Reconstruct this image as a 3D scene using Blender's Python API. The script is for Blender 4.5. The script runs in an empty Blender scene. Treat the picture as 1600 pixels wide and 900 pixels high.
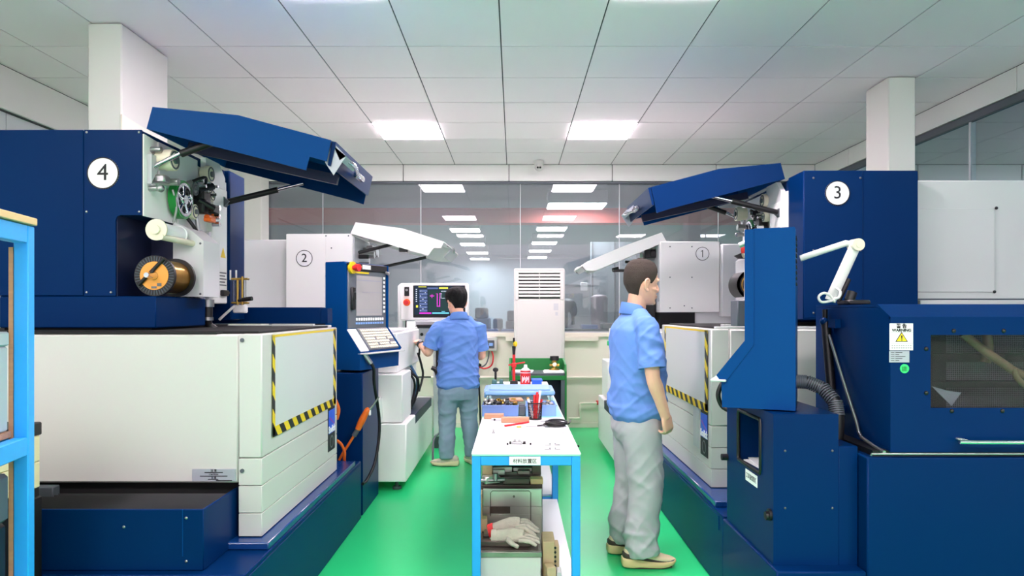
import bpy, bmesh, math, random
from mathutils import Vector, Matrix, noise

random.seed(7)
scene = bpy.context.scene
PI = math.pi
F_PX, CX, CY, CAM_H = 1092.0, 803.0, 486.0, 1.412     # focal length in px, principal point, camera height

# ---------------------------------------------------------------- camera, world, exposure
cam_data = bpy.data.cameras.new('camera')
cam_data.sensor_fit = 'HORIZONTAL'
cam_data.sensor_width = 36.0
cam_data.lens = 36.0 * F_PX / 1600.0
cam_data.shift_x = -(CX - 800.0) / 1600.0
cam_data.shift_y = (CY - 450.0) / 1600.0
cam_data.clip_start = 0.05
cam = bpy.data.objects.new('camera', cam_data)
cam.location = (0, 0, CAM_H)
cam.rotation_euler = (PI / 2, 0, 0)
scene.collection.objects.link(cam)
scene.camera = cam

world = bpy.data.worlds.new('world')
scene.world = world
world.use_nodes = True
wb = world.node_tree.nodes['Background']
wb.inputs[0].default_value = (1.0, 0.90, 0.96, 1)
wb.inputs[1].default_value = 1.05
PANEL_STRENGTH = 31.0

scene.view_settings.view_transform = 'Standard'
scene.view_settings.look = 'None'
scene.view_settings.exposure = 0.75
scene.view_settings.gamma = 1.0
scene.view_settings.use_curve_mapping = False

# ---------------------------------------------------------------- materials
def lin(c):
    c = c / 255.0
    return c / 12.92 if c <= 0.04045 else ((c + 0.055) / 1.055) ** 2.4

def col(rgb):
    return (lin(rgb[0]), lin(rgb[1]), lin(rgb[2]), 1.0)

def material(name, rgb, rough=0.5, metal=0.0, spec=0.5, var=0.06, scale=3.0, bump=0.0, bscale=60.0, coat=0.0, rvar=0.0, stretch=None):
    m = bpy.data.materials.new(name)
    m.use_nodes = True
    nt = m.node_tree
    b = nt.nodes['Principled BSDF']
    b.inputs['Roughness'].default_value = rough
    b.inputs['Metallic'].default_value = metal
    b.inputs['Specular IOR Level'].default_value = spec
    b.inputs['Coat Weight'].default_value = coat
    tc = nt.nodes.new('ShaderNodeTexCoord')
    src = tc.outputs['Object']
    if stretch:
        mp = nt.nodes.new('ShaderNodeMapping')
        mp.inputs['Scale'].default_value = stretch
        nt.links.new(src, mp.inputs[0])
        src = mp.outputs[0]
    nz = nt.nodes.new('ShaderNodeTexNoise')
    nz.inputs['Scale'].default_value = scale
    nz.inputs['Detail'].default_value = 5
    nt.links.new(src, nz.inputs['Vector'])
    mix = nt.nodes.new('ShaderNodeMix')
    mix.data_type = 'RGBA'
    c = col(rgb)
    mix.inputs[6].default_value = tuple(x * (1 - var) for x in c[:3]) + (1,)
    mix.inputs[7].default_value = tuple(min(1, x * (1 + var)) for x in c[:3]) + (1,)
    nt.links.new(nz.outputs[0], mix.inputs[0])
    nt.links.new(mix.outputs[2], b.inputs['Base Color'])
    if rvar:
        mr = nt.nodes.new('ShaderNodeMapRange')
        mr.inputs[3].default_value = max(0.02, rough - rvar)
        mr.inputs[4].default_value = min(1, rough + rvar)
        nt.links.new(nz.outputs[0], mr.inputs[0])
        nt.links.new(mr.outputs[0], b.inputs['Roughness'])
    if bump:
        n2 = nt.nodes.new('ShaderNodeTexNoise')
        n2.inputs['Scale'].default_value = bscale
        n2.inputs['Detail'].default_value = 3
        nt.links.new(src, n2.inputs['Vector'])
        bp = nt.nodes.new('ShaderNodeBump')
        bp.inputs['Strength'].default_value = bump
        bp.inputs['Distance'].default_value = 0.01
        nt.links.new(n2.outputs[0], bp.inputs['Height'])
        nt.links.new(bp.outputs[0], b.inputs['Normal'])
    return m

def emitter(name, rgb, strength):
    m = bpy.data.materials.new(name)
    m.use_nodes = True
    nt = m.node_tree
    nt.nodes.remove(nt.nodes['Principled BSDF'])
    e = nt.nodes.new('ShaderNodeEmission')
    e.inputs[0].default_value = col(rgb)
    e.inputs[1].default_value = strength
    nt.links.new(e.outputs[0], nt.nodes['Material Output'].inputs[0])
    return m

def glass(name, tint, refl=1.0, alpha=0.0, coat=(1, 1, 1, 1)):
    """thin pane: see-through with a mirror-like coat that grows at grazing angles"""
    m = bpy.data.materials.new(name)
    m.use_nodes = True
    nt = m.node_tree
    nt.nodes.remove(nt.nodes['Principled BSDF'])
    t = nt.nodes.new('ShaderNodeBsdfTransparent')
    t.inputs[0].default_value = tint
    g = nt.nodes.new('ShaderNodeBsdfGlossy')
    g.inputs['Roughness'].default_value = 0.01
    g.inputs[0].default_value = coat
    d = nt.nodes.new('ShaderNodeBsdfDiffuse')
    d.inputs[0].default_value = (0.6, 0.66, 0.68, 1)
    fr = nt.nodes.new('ShaderNodeFresnel')
    fr.inputs[0].default_value = 1.52
    mu = nt.nodes.new('ShaderNodeMath')
    mu.operation = 'MULTIPLY'
    mu.use_clamp = True
    mu.inputs[1].default_value = refl
    nt.links.new(fr.outputs[0], mu.inputs[0])
    m1 = nt.nodes.new('ShaderNodeMixShader')
    m1.inputs[0].default_value = alpha
    nt.links.new(t.outputs[0], m1.inputs[1])
    nt.links.new(d.outputs[0], m1.inputs[2])
    m2 = nt.nodes.new('ShaderNodeMixShader')
    nt.links.new(mu.outputs[0], m2.inputs[0])
    nt.links.new(m1.outputs[0], m2.inputs[1])
    nt.links.new(g.outputs[0], m2.inputs[2])
    nt.links.new(m2.outputs[0], nt.nodes['Material Output'].inputs[0])
    return m

def stripes(name, period=0.125, ya=(238, 205, 20), bl=(20, 20, 20)):
    """black and yellow diagonal hazard tape"""
    m = material(name, ya, 0.45)
    nt = m.node_tree
    b = nt.nodes['Principled BSDF']
    tc = nt.nodes.new('ShaderNodeTexCoord')
    sp = nt.nodes.new('ShaderNodeSeparateXYZ')
    nt.links.new(tc.outputs['Object'], sp.inputs[0])
    a = nt.nodes.new('ShaderNodeMath'); a.operation = 'ADD'
    nt.links.new(sp.outputs['Y'], a.inputs[0]); nt.links.new(sp.outputs['Z'], a.inputs[1])
    d = nt.nodes.new('ShaderNodeMath'); d.operation = 'DIVIDE'; d.inputs[1].default_value = period
    nt.links.new(a.outputs[0], d.inputs[0])
    fr = nt.nodes.new('ShaderNodeMath'); fr.operation = 'FRACT'
    nt.links.new(d.outputs[0], fr.inputs[0])
    gt = nt.nodes.new('ShaderNodeMath'); gt.operation = 'GREATER_THAN'; gt.inputs[1].default_value = 0.5
    nt.links.new(fr.outputs[0], gt.inputs[0])
    mix = nt.nodes.new('ShaderNodeMix'); mix.data_type = 'RGBA'
    mix.inputs[6].default_value = col(ya); mix.inputs[7].default_value = col(bl)
    nt.links.new(gt.outputs[0], mix.inputs[0])
    nt.links.new(mix.outputs[2], b.inputs['Base Color'])
    return m

def perforated(name):
    """dark sheet punched with rows of small holes"""
    m = material(name, (92, 94, 100), 0.5, 0.1, spec=0.2)
    nt = m.node_tree
    b = nt.nodes['Principled BSDF']
    tc = nt.nodes.new('ShaderNodeTexCoord')
    sx = nt.nodes.new('ShaderNodeSeparateXYZ'); cx_ = nt.nodes.new('ShaderNodeCombineXYZ')
    nt.links.new(tc.outputs['Object'], sx.inputs[0])
    nt.links.new(sx.outputs['X'], cx_.inputs['X']); nt.links.new(sx.outputs['Z'], cx_.inputs['Y'])
    v = nt.nodes.new('ShaderNodeTexVoronoi')
    v.voronoi_dimensions = '2D'
    v.inputs['Scale'].default_value = 125
    v.inputs['Randomness'].default_value = 0.08
    nt.links.new(cx_.outputs[0], v.inputs['Vector'])
    gt = nt.nodes.new('ShaderNodeMath'); gt.operation = 'GREATER_THAN'; gt.inputs[1].default_value = 0.37
    nt.links.new(v.outputs['Distance'], gt.inputs[0])
    n = nt.nodes.new('ShaderNodeTexNoise'); n.inputs['Scale'].default_value = 6
    nt.links.new(tc.outputs['Object'], n.inputs['Vector'])
    mx0 = nt.nodes.new('ShaderNodeMix'); mx0.data_type = 'RGBA'
    mx0.inputs[6].default_value = col((176, 176, 190)); mx0.inputs[7].default_value = col((104, 88, 72))
    nt.links.new(n.outputs[0], mx0.inputs[0])
    mix = nt.nodes.new('ShaderNodeMix'); mix.data_type = 'RGBA'
    mix.inputs[6].default_value = col((14, 14, 18))
    nt.links.new(mx0.outputs[2], mix.inputs[7])
    nt.links.new(gt.outputs[0], mix.inputs[0])
    nt.links.new(mix.outputs[2], b.inputs['Base Color'])
    return m

M = {}
M['blue'] = material('blue_paint', (5, 64, 126), 0.36, spec=0.06, var=0.10, scale=1.5, bump=0.03, bscale=220)
M['blue_dark'] = material('navy_and_shaded_blue', (2, 41, 90), 0.32, spec=0.06, var=0.10, scale=1.5, bump=0.03, bscale=220)  # navy tone; on the work head's front panels it puts dimmer light into colour
M['blue_gloss'] = material('glossy_blue_ledge', (12, 58, 120), 0.22, spec=0.9, var=0.08, scale=1.5)
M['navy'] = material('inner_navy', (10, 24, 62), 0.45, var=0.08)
M['white'] = material('white_paint', (206, 205, 200), 0.42, var=0.025, scale=1.2, bump=0.02, bscale=260)
M['white_lit'] = material('lit_white_paint', (247, 247, 244), 0.42, var=0.025, scale=1.2, bump=0.02, bscale=260)  # white lightened to make up for light missing at the back and drive plates
M['grey_lit'] = material('lit_grey_paint', (226, 227, 228), 0.45, var=0.03, scale=1.2)  # grey lightened the same way, in place of missing light
M['offwhite'] = material('off_white_paint', (208, 210, 209), 0.45, var=0.03, scale=1.2)
M['lgrey'] = material('light_grey_paint', (188, 191, 194), 0.45, var=0.04)
M['dgrey'] = material('dark_grey', (84, 90, 98), 0.5, var=0.08)
M['black'] = material('black_rubber', (18, 18, 20), 0.45, var=0.1)
M['blackm'] = material('black_gap', (10, 10, 12), 0.8, var=0.1)
M['steel'] = material('brushed_steel', (172, 172, 172), 0.32, 0.9, var=0.12, scale=18)
M['bellows'] = material('bellows_rubber', (44, 44, 48), 0.5, var=0.15)
M['chrome'] = material('chrome', (220, 222, 226), 0.14, 1.0, var=0.05)
M['brass'] = material('brass', (196, 160, 80), 0.28, 1.0, var=0.12, scale=30)
M['green_p'] = material('green_pulley', (24, 140, 56), 0.4)
M['orange'] = material('orange_plastic', (238, 110, 30), 0.4)
M['orange_l'] = material('orange_label', (245, 165, 70), 0.55)
M['red'] = material('red_plastic', (214, 40, 44), 0.4)
M['yellow'] = material('yellow_plastic', (240, 205, 30), 0.45)
M['cream'] = material('cream_plastic', (236, 230, 205), 0.45)
M['wall'] = material('cream_wall_paint', (242, 236, 220), 0.6, var=0.03, scale=1.0, bump=0.05, bscale=30)
M['wall_low'] = material('beige_dado_paint', (226, 220, 206), 0.6, var=0.05, scale=1.2)
M['column'] = material('column_paint', (222, 222, 214), 0.6, var=0.035, scale=1.2)
M['tile'] = material('ceiling_tile_sheet', (250, 240, 243), 0.55, var=0.02, scale=0.8, bump=0.03, bscale=160)
M['gap'] = material('ceiling_gap', (62, 64, 66), 0.8)
M['bulk'] = material('bulkhead_panel', (232, 232, 228), 0.5, var=0.03)
M['floor'] = material('green_epoxy', (40, 206, 124), 0.30, spec=0.32, var=0.05, scale=0.9, bump=0.02, bscale=9, rvar=0.06)
M['sky_post'] = material('sky_blue_powder_coat', (38, 160, 238), 0.4, var=0.05)
M['wood'] = material('pale_wood', (224, 188, 138), 0.6, var=0.22, scale=9, stretch=(1, 1, 9))
M['wood_b'] = material('brown_wood', (186, 138, 108), 0.6, var=0.25, scale=14, stretch=(1, 6, 6))
M['crate'] = material('cream_wood', (226, 212, 170), 0.6, var=0.10, scale=8, stretch=(1, 1, 6))
M['print'] = material('black_print', (22, 22, 26), 0.6)
M['print_g'] = material('grey_print', (110, 112, 116), 0.6)
M['plate'] = material('silver_label', (176, 180, 190), 0.45, 0.2)
M['paper'] = material('white_paper', (246, 246, 246), 0.7, var=0.02)
M['sticker_blue'] = material('sticker_blue', (24, 92, 226), 0.4, var=0.2, scale=12)
M['sticker_pink'] = material('sticker_purple', (140, 70, 190), 0.4)
M['sticker_green'] = material('sticker_green', (48, 208, 118), 0.5)
M['tape'] = stripes('hazard_tape')
M['perf'] = perforated('perforated_sheet')
M['hose_gold'] = material('tan_hose', (176, 150, 110), 0.4, var=0.3, scale=10)
M['lamp_white'] = material('lamp_white', (232, 232, 226), 0.4)
M['glass_back'] = glass('partition_glass', (0.84, 0.88, 0.89, 1), 1.3, 0.14)
M['glass_side'] = glass('side_glass', (0.62, 0.72, 0.75, 1), 6.0, 0.05, (0.72, 0.93, 1.0, 1))
M['glass_clear'] = glass('clear_glass', (0.93, 0.95, 0.95, 1), 1.0, 0.03)
M['glass_smoke'] = glass('smoky_acrylic', (0.72, 0.73, 0.76, 1), 0.22, 0.01)
M['hall_wall'] = material('hall_wall', (168, 178, 184), 0.7, var=0.05, scale=0.5)
M['hall_ceil'] = material('hall_ceiling', (138, 146, 150), 0.8, var=0.05)
M['hall_floor'] = material('hall_floor', (150, 156, 160), 0.5)
M['hall_beam'] = material('hall_beam_red', (186, 84, 78), 0.6)
M['hall_mach'] = material('hall_machine_grey', (104, 110, 116), 0.6, var=0.15)
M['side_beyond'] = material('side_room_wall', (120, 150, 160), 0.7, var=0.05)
M['side_left'] = material('left_panel_grey', (206, 212, 216), 0.5, var=0.02)
M['table_white'] = material('white_table_top', (242, 243, 243), 0.35, var=0.015)
M['bin_blue'] = material('translucent_blue_bin', (112, 142, 204), 0.35, var=0.08)
M['bin_light'] = material('pale_blue_lid', (140, 178, 236), 0.35, var=0.05)
M['bin_clear'] = glass('clear_box', (0.86, 0.89, 0.93, 1), 1.0, 0.28)
M['mat_teal'] = material('teal_mat', (150, 222, 205), 0.6)
M['bench_green'] = material('bench_green', (22, 124, 54), 0.45, var=0.10)
M['scrap'] = material('machined_steel', (150, 145, 136), 0.36, 0.75, var=0.3, scale=14)
M['scrap_d'] = material('dark_steel', (92, 84, 76), 0.42, 0.7, var=0.35, scale=14)
M['scrap_l'] = material('bright_steel', (206, 202, 196), 0.3, 0.8, var=0.14, scale=10)
M['tan_block'] = material('tan_block', (190, 168, 128), 0.6, var=0.2, scale=16)
M['box_grey'] = material('pale_grey_enamel', (198, 196, 190), 0.4)
M['glove'] = material('work_glove', (186, 178, 162), 0.85, var=0.18, scale=30, bump=0.4, bscale=240)
M['screen_off'] = material('grey_screen', (176, 172, 172), 0.25, var=0.03)
M['bezel'] = material('bezel_grey', (98, 104, 112), 0.45)
M['key'] = material('cream_key', (206, 202, 176), 0.5)
M['screen_bg'] = emitter('screen_dark', (38, 48, 64), 0.9)
M['scr_white'] = emitter('screen_white', (200, 205, 225), 1.0)
M['scr_blue'] = emitter('screen_blue', (84, 98, 140), 1.0)
M['scr_mag'] = emitter('screen_magenta', (235, 60, 220), 1.1)
M['scr_yel'] = emitter('screen_yellow', (226, 220, 80), 1.0)
M['scr_cyan'] = emitter('screen_cyan', (110, 200, 225), 1.0)
M['scr_dark'] = emitter('screen_green_dark', (40, 58, 60), 1.0)
M['light'] = emitter('panel_light', (255, 236, 247), PANEL_STRENGTH)
M['hall_light'] = emitter('hall_light', (250, 250, 255), 34.0)
# people
M['skin'] = material('skin', (238, 184, 156), 0.5, var=0.06, scale=14, bump=0.05, bscale=160)
M['shirt'] = material('blue_shirt', (100, 142, 214), 0.75, var=0.05, scale=8, bump=0.10, bscale=420)
M['trousers'] = material('grey_trousers', (184, 184, 188), 0.8, var=0.05, scale=9, bump=0.08, bscale=320)
M['jeans'] = material('faded_jeans', (132, 154, 172), 0.85, var=0.30, scale=6, bump=0.15, bscale=380)
M['hair_black'] = material('black_hair', (9, 8, 10), 0.6, spec=0.25, var=0.3, scale=60, bump=0.6, bscale=130, stretch=(1, 1, 0.25))
M['hair_brown'] = material('cropped_brown_hair', (58, 46, 38), 0.75, var=0.35, scale=40, bump=0.6, bscale=300)
M['shoe_cream'] = material('cream_shoe', (226, 208, 170), 0.65, var=0.08)
M['shoe_dark'] = material('dark_shoe_panel', (66, 54, 48), 0.7, var=0.15)
M['sole'] = material('tan_sole', (226, 200, 146), 0.6, var=0.06)
M['shoe_knit'] = material('beige_knit', (196, 188, 168), 0.85, var=0.3, scale=40)
M['lip'] = material('lip', (190, 120, 108), 0.5)
M['eye'] = material('eye_white', (230, 228, 222), 0.25)

# ---------------------------------------------------------------- mesh helpers
ORIGIN = {}                                           # root name -> world location its parts are measured from

class MB:
    def __init__(self):
        self.bm = bmesh.new()

    def _fin(self, vs, mi):
        fs = set()
        for v in vs:
            fs.update(v.link_faces)
        for f in fs:
            f.material_index = mi
        return self

    def box(self, x0, x1, y0, y1, z0, z1, bev=0.0, mi=0, rot=None, seg=1):
        bm = self.bm
        x0, x1 = min(x0, x1), max(x0, x1)
        y0, y1 = min(y0, y1), max(y0, y1)
        z0, z1 = min(z0, z1), max(z0, z1)
        c = Vector(((x0 + x1) / 2, (y0 + y1) / 2, (z0 + z1) / 2))
        r = bmesh.ops.create_cube(bm, size=1.0)
        vs = r['verts']
        for v in vs:
            v.co = Vector((v.co.x * (x1 - x0), v.co.y * (y1 - y0), v.co.z * (z1 - z0)))
        if bev:
            es = set()
            for v in vs:
                es.update(v.link_edges)
            bev = min(bev, 0.45 * min(x1 - x0, y1 - y0, z1 - z0))
            r2 = bmesh.ops.bevel(bm, geom=list(es), offset=bev, segments=seg, profile=0.5, affect='EDGES')
            vs = list(set(vs_ for vs_ in r2['verts']) | set(v for v in vs if v.is_valid))
        for v in vs:
            if rot is not None:
                v.co = rot @ v.co
            v.co += c
        return self._fin(vs, mi)

    def cyl(self, p0, p1, r0, r1=None, n=20, mi=0):
        r1 = r0 if r1 is None else r1
        p0, p1 = Vector(p0), Vector(p1)
        d = p1 - p0
        q = Vector((0, 0, 1)).rotation_difference(d.normalized())
        r = bmesh.ops.create_cone(self.bm, cap_ends=True, segments=n, radius1=r0, radius2=max(r1, 1e-5), depth=d.length)
        for v in r['verts']:
            v.co = q @ v.co + (p0 + p1) / 2
        return self._fin(r['verts'], mi)

    def ring(self, p0, p1, ro, ri, n=28, mi=0):
        """a pipe section: outer radius ro, bore ri"""
        p0, p1 = Vector(p0), Vector(p1)
        q = Vector((0, 0, 1)).rotation_difference((p1 - p0).normalized())
        L = []
        for p, rr in ((p0, ro), (p1, ro), (p1, ri), (p0, ri)):
            L.append([self.bm.verts.new(p + q @ Vector((rr * math.cos(2 * PI * i / n), rr * math.sin(2 * PI * i / n), 0))) for i in range(n)])
        for k in range(4):
            a, b = L[k], L[(k + 1) % 4]
            for i in range(n):
                f = self.bm.faces.new((a[i], a[(i + 1) % n], b[(i + 1) % n], b[i]))
                f.material_index = mi
        return self

    def sphere(self, c, r, mi=0, u=16, v=10, rot=None):
        if not hasattr(r, '__len__'):
            r = (r, r, r)
        q = bmesh.ops.create_uvsphere(self.bm, u_segments=u, v_segments=v, radius=1.0)
        for w in q['verts']:
            p = Vector((w.co.x * r[0], w.co.y * r[1], w.co.z * r[2]))
            if rot is not None:
                p = rot @ p
            w.co = p + Vector(c)
        return self._fin(q['verts'], mi)

    def prism(self, poly, axis, a0, a1, mi=0):
        """extrude a 2-D outline along an axis: 'x' -> (y,z), 'y' -> (x,z), 'z' -> (x,y)"""
        def P(p, a):
            if axis == 'x':
                return (a, p[0], p[1])
            if axis == 'y':
                return (p[0], a, p[1])
            return (p[0], p[1], a)
        A = [self.bm.verts.new(P(p, a0)) for p in poly]
        B = [self.bm.verts.new(P(p, a1)) for p in poly]
        n = len(poly)
        fs = [self.bm.faces.new(A), self.bm.faces.new(B)]
        for i in range(n):
            fs.append(self.bm.faces.new((A[i], A[(i + 1) % n], B[(i + 1) % n], B[i])))
        for f in fs:
            f.material_index = mi
        return self

    def loft(self, rings, cap=True, mi=0, closed=True):
        V = [[self.bm.verts.new(p) for p in r] for r in rings]
        n = len(V[0])
        fs = []
        for a, b in zip(V, V[1:]):
            for i in range(n if closed else n - 1):
                fs.append(self.bm.faces.new((a[i], a[(i + 1) % n], b[(i + 1) % n], b[i])))
        if cap:
            fs.append(self.bm.faces.new(V[0]))
            fs.append(self.bm.faces.new(V[-1]))
        for f in fs:
            f.material_index = mi
        return self

    def tube(self, pts, r, n=10, sub=6, mi=0, flat=1.0, cap=True):
        """round bar through points (smoothed); r is one radius or one per point"""
        P = [Vector(p) for p in pts]
        R = list(r) if hasattr(r, '__len__') else [r] * len(P)
        Q, S = [], []
        if sub <= 1 or len(P) < 3:
            Q, S = P, R
        else:
            for i in range(len(P) - 1):
                p0, p1, p2, p3 = P[max(i - 1, 0)], P[i], P[i + 1], P[min(i + 2, len(P) - 1)]
                for k in range(sub):
                    t = k / sub
                    Q.append(0.5 * ((2 * p1) + (p2 - p0) * t + (2 * p0 - 5 * p1 + 4 * p2 - p3) * t * t + (3 * p1 - p0 - 3 * p2 + p3) * t ** 3))
                    tt = t * t * (3 - 2 * t)
                    S.append(R[i] * (1 - tt) + R[i + 1] * tt)
            Q.append(P[-1]); S.append(R[-1])
        T = []
        for i in range(len(Q)):
            d = Q[min(i + 1, len(Q) - 1)] - Q[max(i - 1, 0)]
            T.append(d.normalized() if d.length > 1e-9 else Vector((0, 0, 1)))
        ref = Vector((0, 0, 1)) if abs(T[0].z) < 0.9 else Vector((1, 0, 0))
        u = (ref - T[0] * ref.dot(T[0])).normalized()
        rings = []
        for i in range(len(Q)):
            if i:
                u = (u - T[i] * u.dot(T[i]))
                u = u.normalized() if u.length > 1e-6 else T[i].orthogonal().normalized()
            w = T[i].cross(u)
            rings.append([Q[i] + (u * math.cos(2 * PI * k / n) + w * math.sin(2 * PI * k / n) * flat) * S[i] for k in range(n)])
        return self.loft(rings, cap, mi)

    def build(self, name, mats, parent=None, smooth=True, angle=40, place=None):
        me = bpy.data.meshes.new(name)
        bmesh.ops.recalc_face_normals(self.bm, faces=self.bm.faces[:])
        if place is not None:
            self.bm.transform(place)
        if parent is not None:
            o = ORIGIN.get(parent.name) or ORIGIN.get(parent.parent.name if parent.parent else '', Vector((0, 0, 0)))
            if o.length:
                self.bm.transform(Matrix.Translation(-o))
        self.bm.to_mesh(me)
        self.bm.free()
        for m in (mats if isinstance(mats, (list, tuple)) else [mats]):
            me.materials.append(M[m] if isinstance(m, str) else m)
        if smooth:
            me.polygons.foreach_set('use_smooth', [True] * len(me.polygons))
            me.set_sharp_from_angle(angle=math.radians(angle))
        ob = bpy.data.objects.new(name, me)
        scene.collection.objects.link(ob)
        if parent is not None:
            ob.parent = parent
        return ob

def tag(o, label=None, cat=None, group=None, kind=None):
    if label: o['label'] = label
    if cat: o['category'] = cat
    if group: o['group'] = group
    if kind: o['kind'] = kind
    return o

def root(name, label, cat, loc, group=None):
    o = bpy.data.objects.new(name, None)
    o.empty_display_size = 0.1
    scene.collection.objects.link(o)
    o.location = loc
    ORIGIN[o.name] = Vector(loc)
    return tag(o, label, cat, group)

def solo(mb, name, mats, label, cat, group=None, **k):
    """a thing that is one mesh, its origin put at its base"""
    o = mb.build(name, mats, **k)
    xs = [v.co for v in o.data.vertices]
    b = Vector((sum(p.x for p in xs) / len(xs), sum(p.y for p in xs) / len(xs), min(p.z for p in xs)))
    o.data.transform(Matrix.Translation(-b))
    o.location = b
    return tag(o, label, cat, group)

def copy_tree(o, parent=None):
    c = o.copy()
    scene.collection.objects.link(c)
    c.parent = parent
    if parent is None and o.name in ORIGIN:
        ORIGIN[c.name] = ORIGIN[o.name].copy()
    for ch in [x for x in scene.collection.objects if x.parent == o]:
        copy_tree(ch, c)
    return c

def at(u, v, y):
    """the world point seen at pixel (u, v) of the 1600x900 photograph, at depth y"""
    return Vector(((u - CX) * y / F_PX, y, CAM_H - (v - CY) * y / F_PX))

def text_mesh(s, size, loc, right, up, depth=0.0008, align='CENTER', bold=0.0, squeeze=1.0):
    cu = bpy.data.curves.new('lettering', 'FONT')
    cu.body = s
    cu.size = size
    cu.extrude = depth
    cu.offset = bold
    cu.align_x = align
    cu.align_y = 'CENTER'
    cu.resolution_u = 3
    ob = bpy.data.objects.new('lettering', cu)
    scene.collection.objects.link(ob)
    dg = bpy.context.evaluated_depsgraph_get()
    me = bpy.data.meshes.new_from_object(ob.evaluated_get(dg))
    bpy.data.objects.remove(ob)
    bpy.data.curves.remove(cu)
    r, u = Vector(right).normalized(), Vector(up).normalized()
    n = r.cross(u)
    me.transform(Matrix(((r.x * squeeze, u.x, n.x, loc[0]), (r.y * squeeze, u.y, n.y, loc[1]), (r.z * squeeze, u.z, n.z, loc[2]), (0, 0, 0, 1))))
    mb = MB()
    mb.bm.from_mesh(me)
    bpy.data.meshes.remove(me)
    return mb

def text(parent, s, size, loc, right, up, m='print', name='lettering', **k):
    return text_mesh(s, size, loc, right, up, **k).build(name, m, parent, smooth=False)
# ---------------------------------------------------------------- the room
T = 0.63                                              # ceiling grid
X0 = -0.086
ZC = 3.182
YB = 8.47                                             # back partition
XL, XR = -3.69, 3.65
YN = -1.6                                             # the room goes on behind the camera
tag(MB().box(XL - 0.1, XR + 0.1, YN, YB + 0.06, -0.1, 0.0).build('floor', 'floor', smooth=False), kind='structure')

ceiling = tag(MB().box(XL - 0.1, XR + 0.1, YN, YB + 0.06, ZC + 0.012, ZC + 0.08).build('ceiling', 'gap', smooth=False), kind='structure')
tile_mesh = None
def row_edge(k):
    return YB + k * T - (0.085 if k <= -7 else 0.0)          # one row over the aisle is a little longer
rows = range(-15, 1)                                  # row k covers YB+(k-1)*T .. YB+k*T
LIGHT_ROWS = {-2, -7, -12}
for k in rows:
    y1 = row_edge(k); y0 = row_edge(k - 1)
    for j in range(-6, 7):
        x0 = X0 + j * T; x1 = x0 + T
        if x1 <= XL + 0.02 or x0 >= XR - 0.02:
            continue
        lit = (k in LIGHT_ROWS) and (j in (-2, 1) or (k <= -12 and j in (-5, 4)))
        if lit:
            continue
        cx0, cx1 = max(x0, XL), min(x1, XR)
        full = cx0 == x0 and cx1 == x1 and abs(y1 - y0 - T) < 1e-6
        if full and tile_mesh:
            o = bpy.data.objects.new('ceiling_tile', tile_mesh)
            scene.collection.objects.link(o)
        else:
            w = (cx1 - cx0) / 2
            o = MB().box(-w + 0.0045, w - 0.0045, (y0 - y1) / 2 + 0.0055, (y1 - y0) / 2 - 0.0055, 0.006, 0.012).build('ceiling_tile', 'tile', smooth=False)
            if full:
                tile_mesh = o.data
        o.location = ((cx0 + cx1) / 2, (y0 + y1) / 2, ZC)
        o.parent = ceiling

n = 0
for k in sorted(LIGHT_ROWS, reverse=True):
    for j in ((-2, 1) if k > -12 else (-5, -2, 1, 4)):  # outer two of the near row are added, unseen, to fill the sides
        x0 = X0 + j * T; y0 = row_edge(k - 1)
        side = {-5: 'added far left', -2: 'left', 1: 'right', 4: 'added far right'}[j]
        where = {-2: 'near the glass partition', -7: 'high over the middle of the aisle', -12: 'over the near end of the aisle', -17: 'at the near end of the workshop'}[k]
        r = root('ceiling_light', 'square LED ceiling panel %s, in the %s row' % (where, side), 'light', (x0 + T / 2, y0 + T / 2, ZC), 'LED panels in the ceiling')
        MB().box(x0 + 0.004, x0 + T - 0.004, y0 + 0.004, y0 + T - 0.004, ZC + 0.002, ZC + 0.012).build('light_housing', 'offwhite', r, smooth=False)
        MB().box(x0 + 0.012, x0 + T - 0.012, y0 + 0.012, y0 + T - 0.012, ZC - 0.003, ZC + 0.002).build('diffuser', 'light', r, smooth=False)

# bulkheads under the ceiling, in pieces with open joints
bb = tag(MB().box(XL, XR, YB + 0.01, YB + 0.06, 2.965, ZC).build('trim_1', 'gap', smooth=False), kind='structure')
js = [XL + 0.005, -3.83 + 1.23, -1.34, -0.06, 1.19, 2.45, XR - 0.005]
for a, b in zip(js, js[1:]):
    MB().box(a + 0.004, b - 0.004, YB - 0.012, YB + 0.01, 2.985, ZC, 0.003).build('bulkhead_panel', 'bulk', bb)
tb = tag(MB().box(XL, XR, YB - 0.015, YB + 0.045, 2.952, 2.98, 0.003).build('trim_2', 'dgrey'), kind='structure')
for side, X, zb, nm in ((-1, XL, 2.862, 'trim_3'), (1, XR, 2.985, 'trim_4')):
    s = tag(MB().box(X - 0.06 if side < 0 else X + 0.01, X - 0.01 if side < 0 else X + 0.06, YN, YB, zb, ZC).build(nm, 'gap', smooth=False), kind='structure')
    ys = [YN, 0.06, 1.32, 2.6, 3.83, 5.06, 6.36, 7.6, YB - 0.02] if side > 0 else [YN, -0.5, 2.0, 4.4, 6.9, YB - 0.02]
    for a, b in zip(ys, ys[1:]):
        MB().box(X - 0.012, X + 0.012, a + 0.004, b - 0.004, zb + 0.01, ZC, 0.003).build('bulkhead_panel', 'bulk', s)

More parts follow.
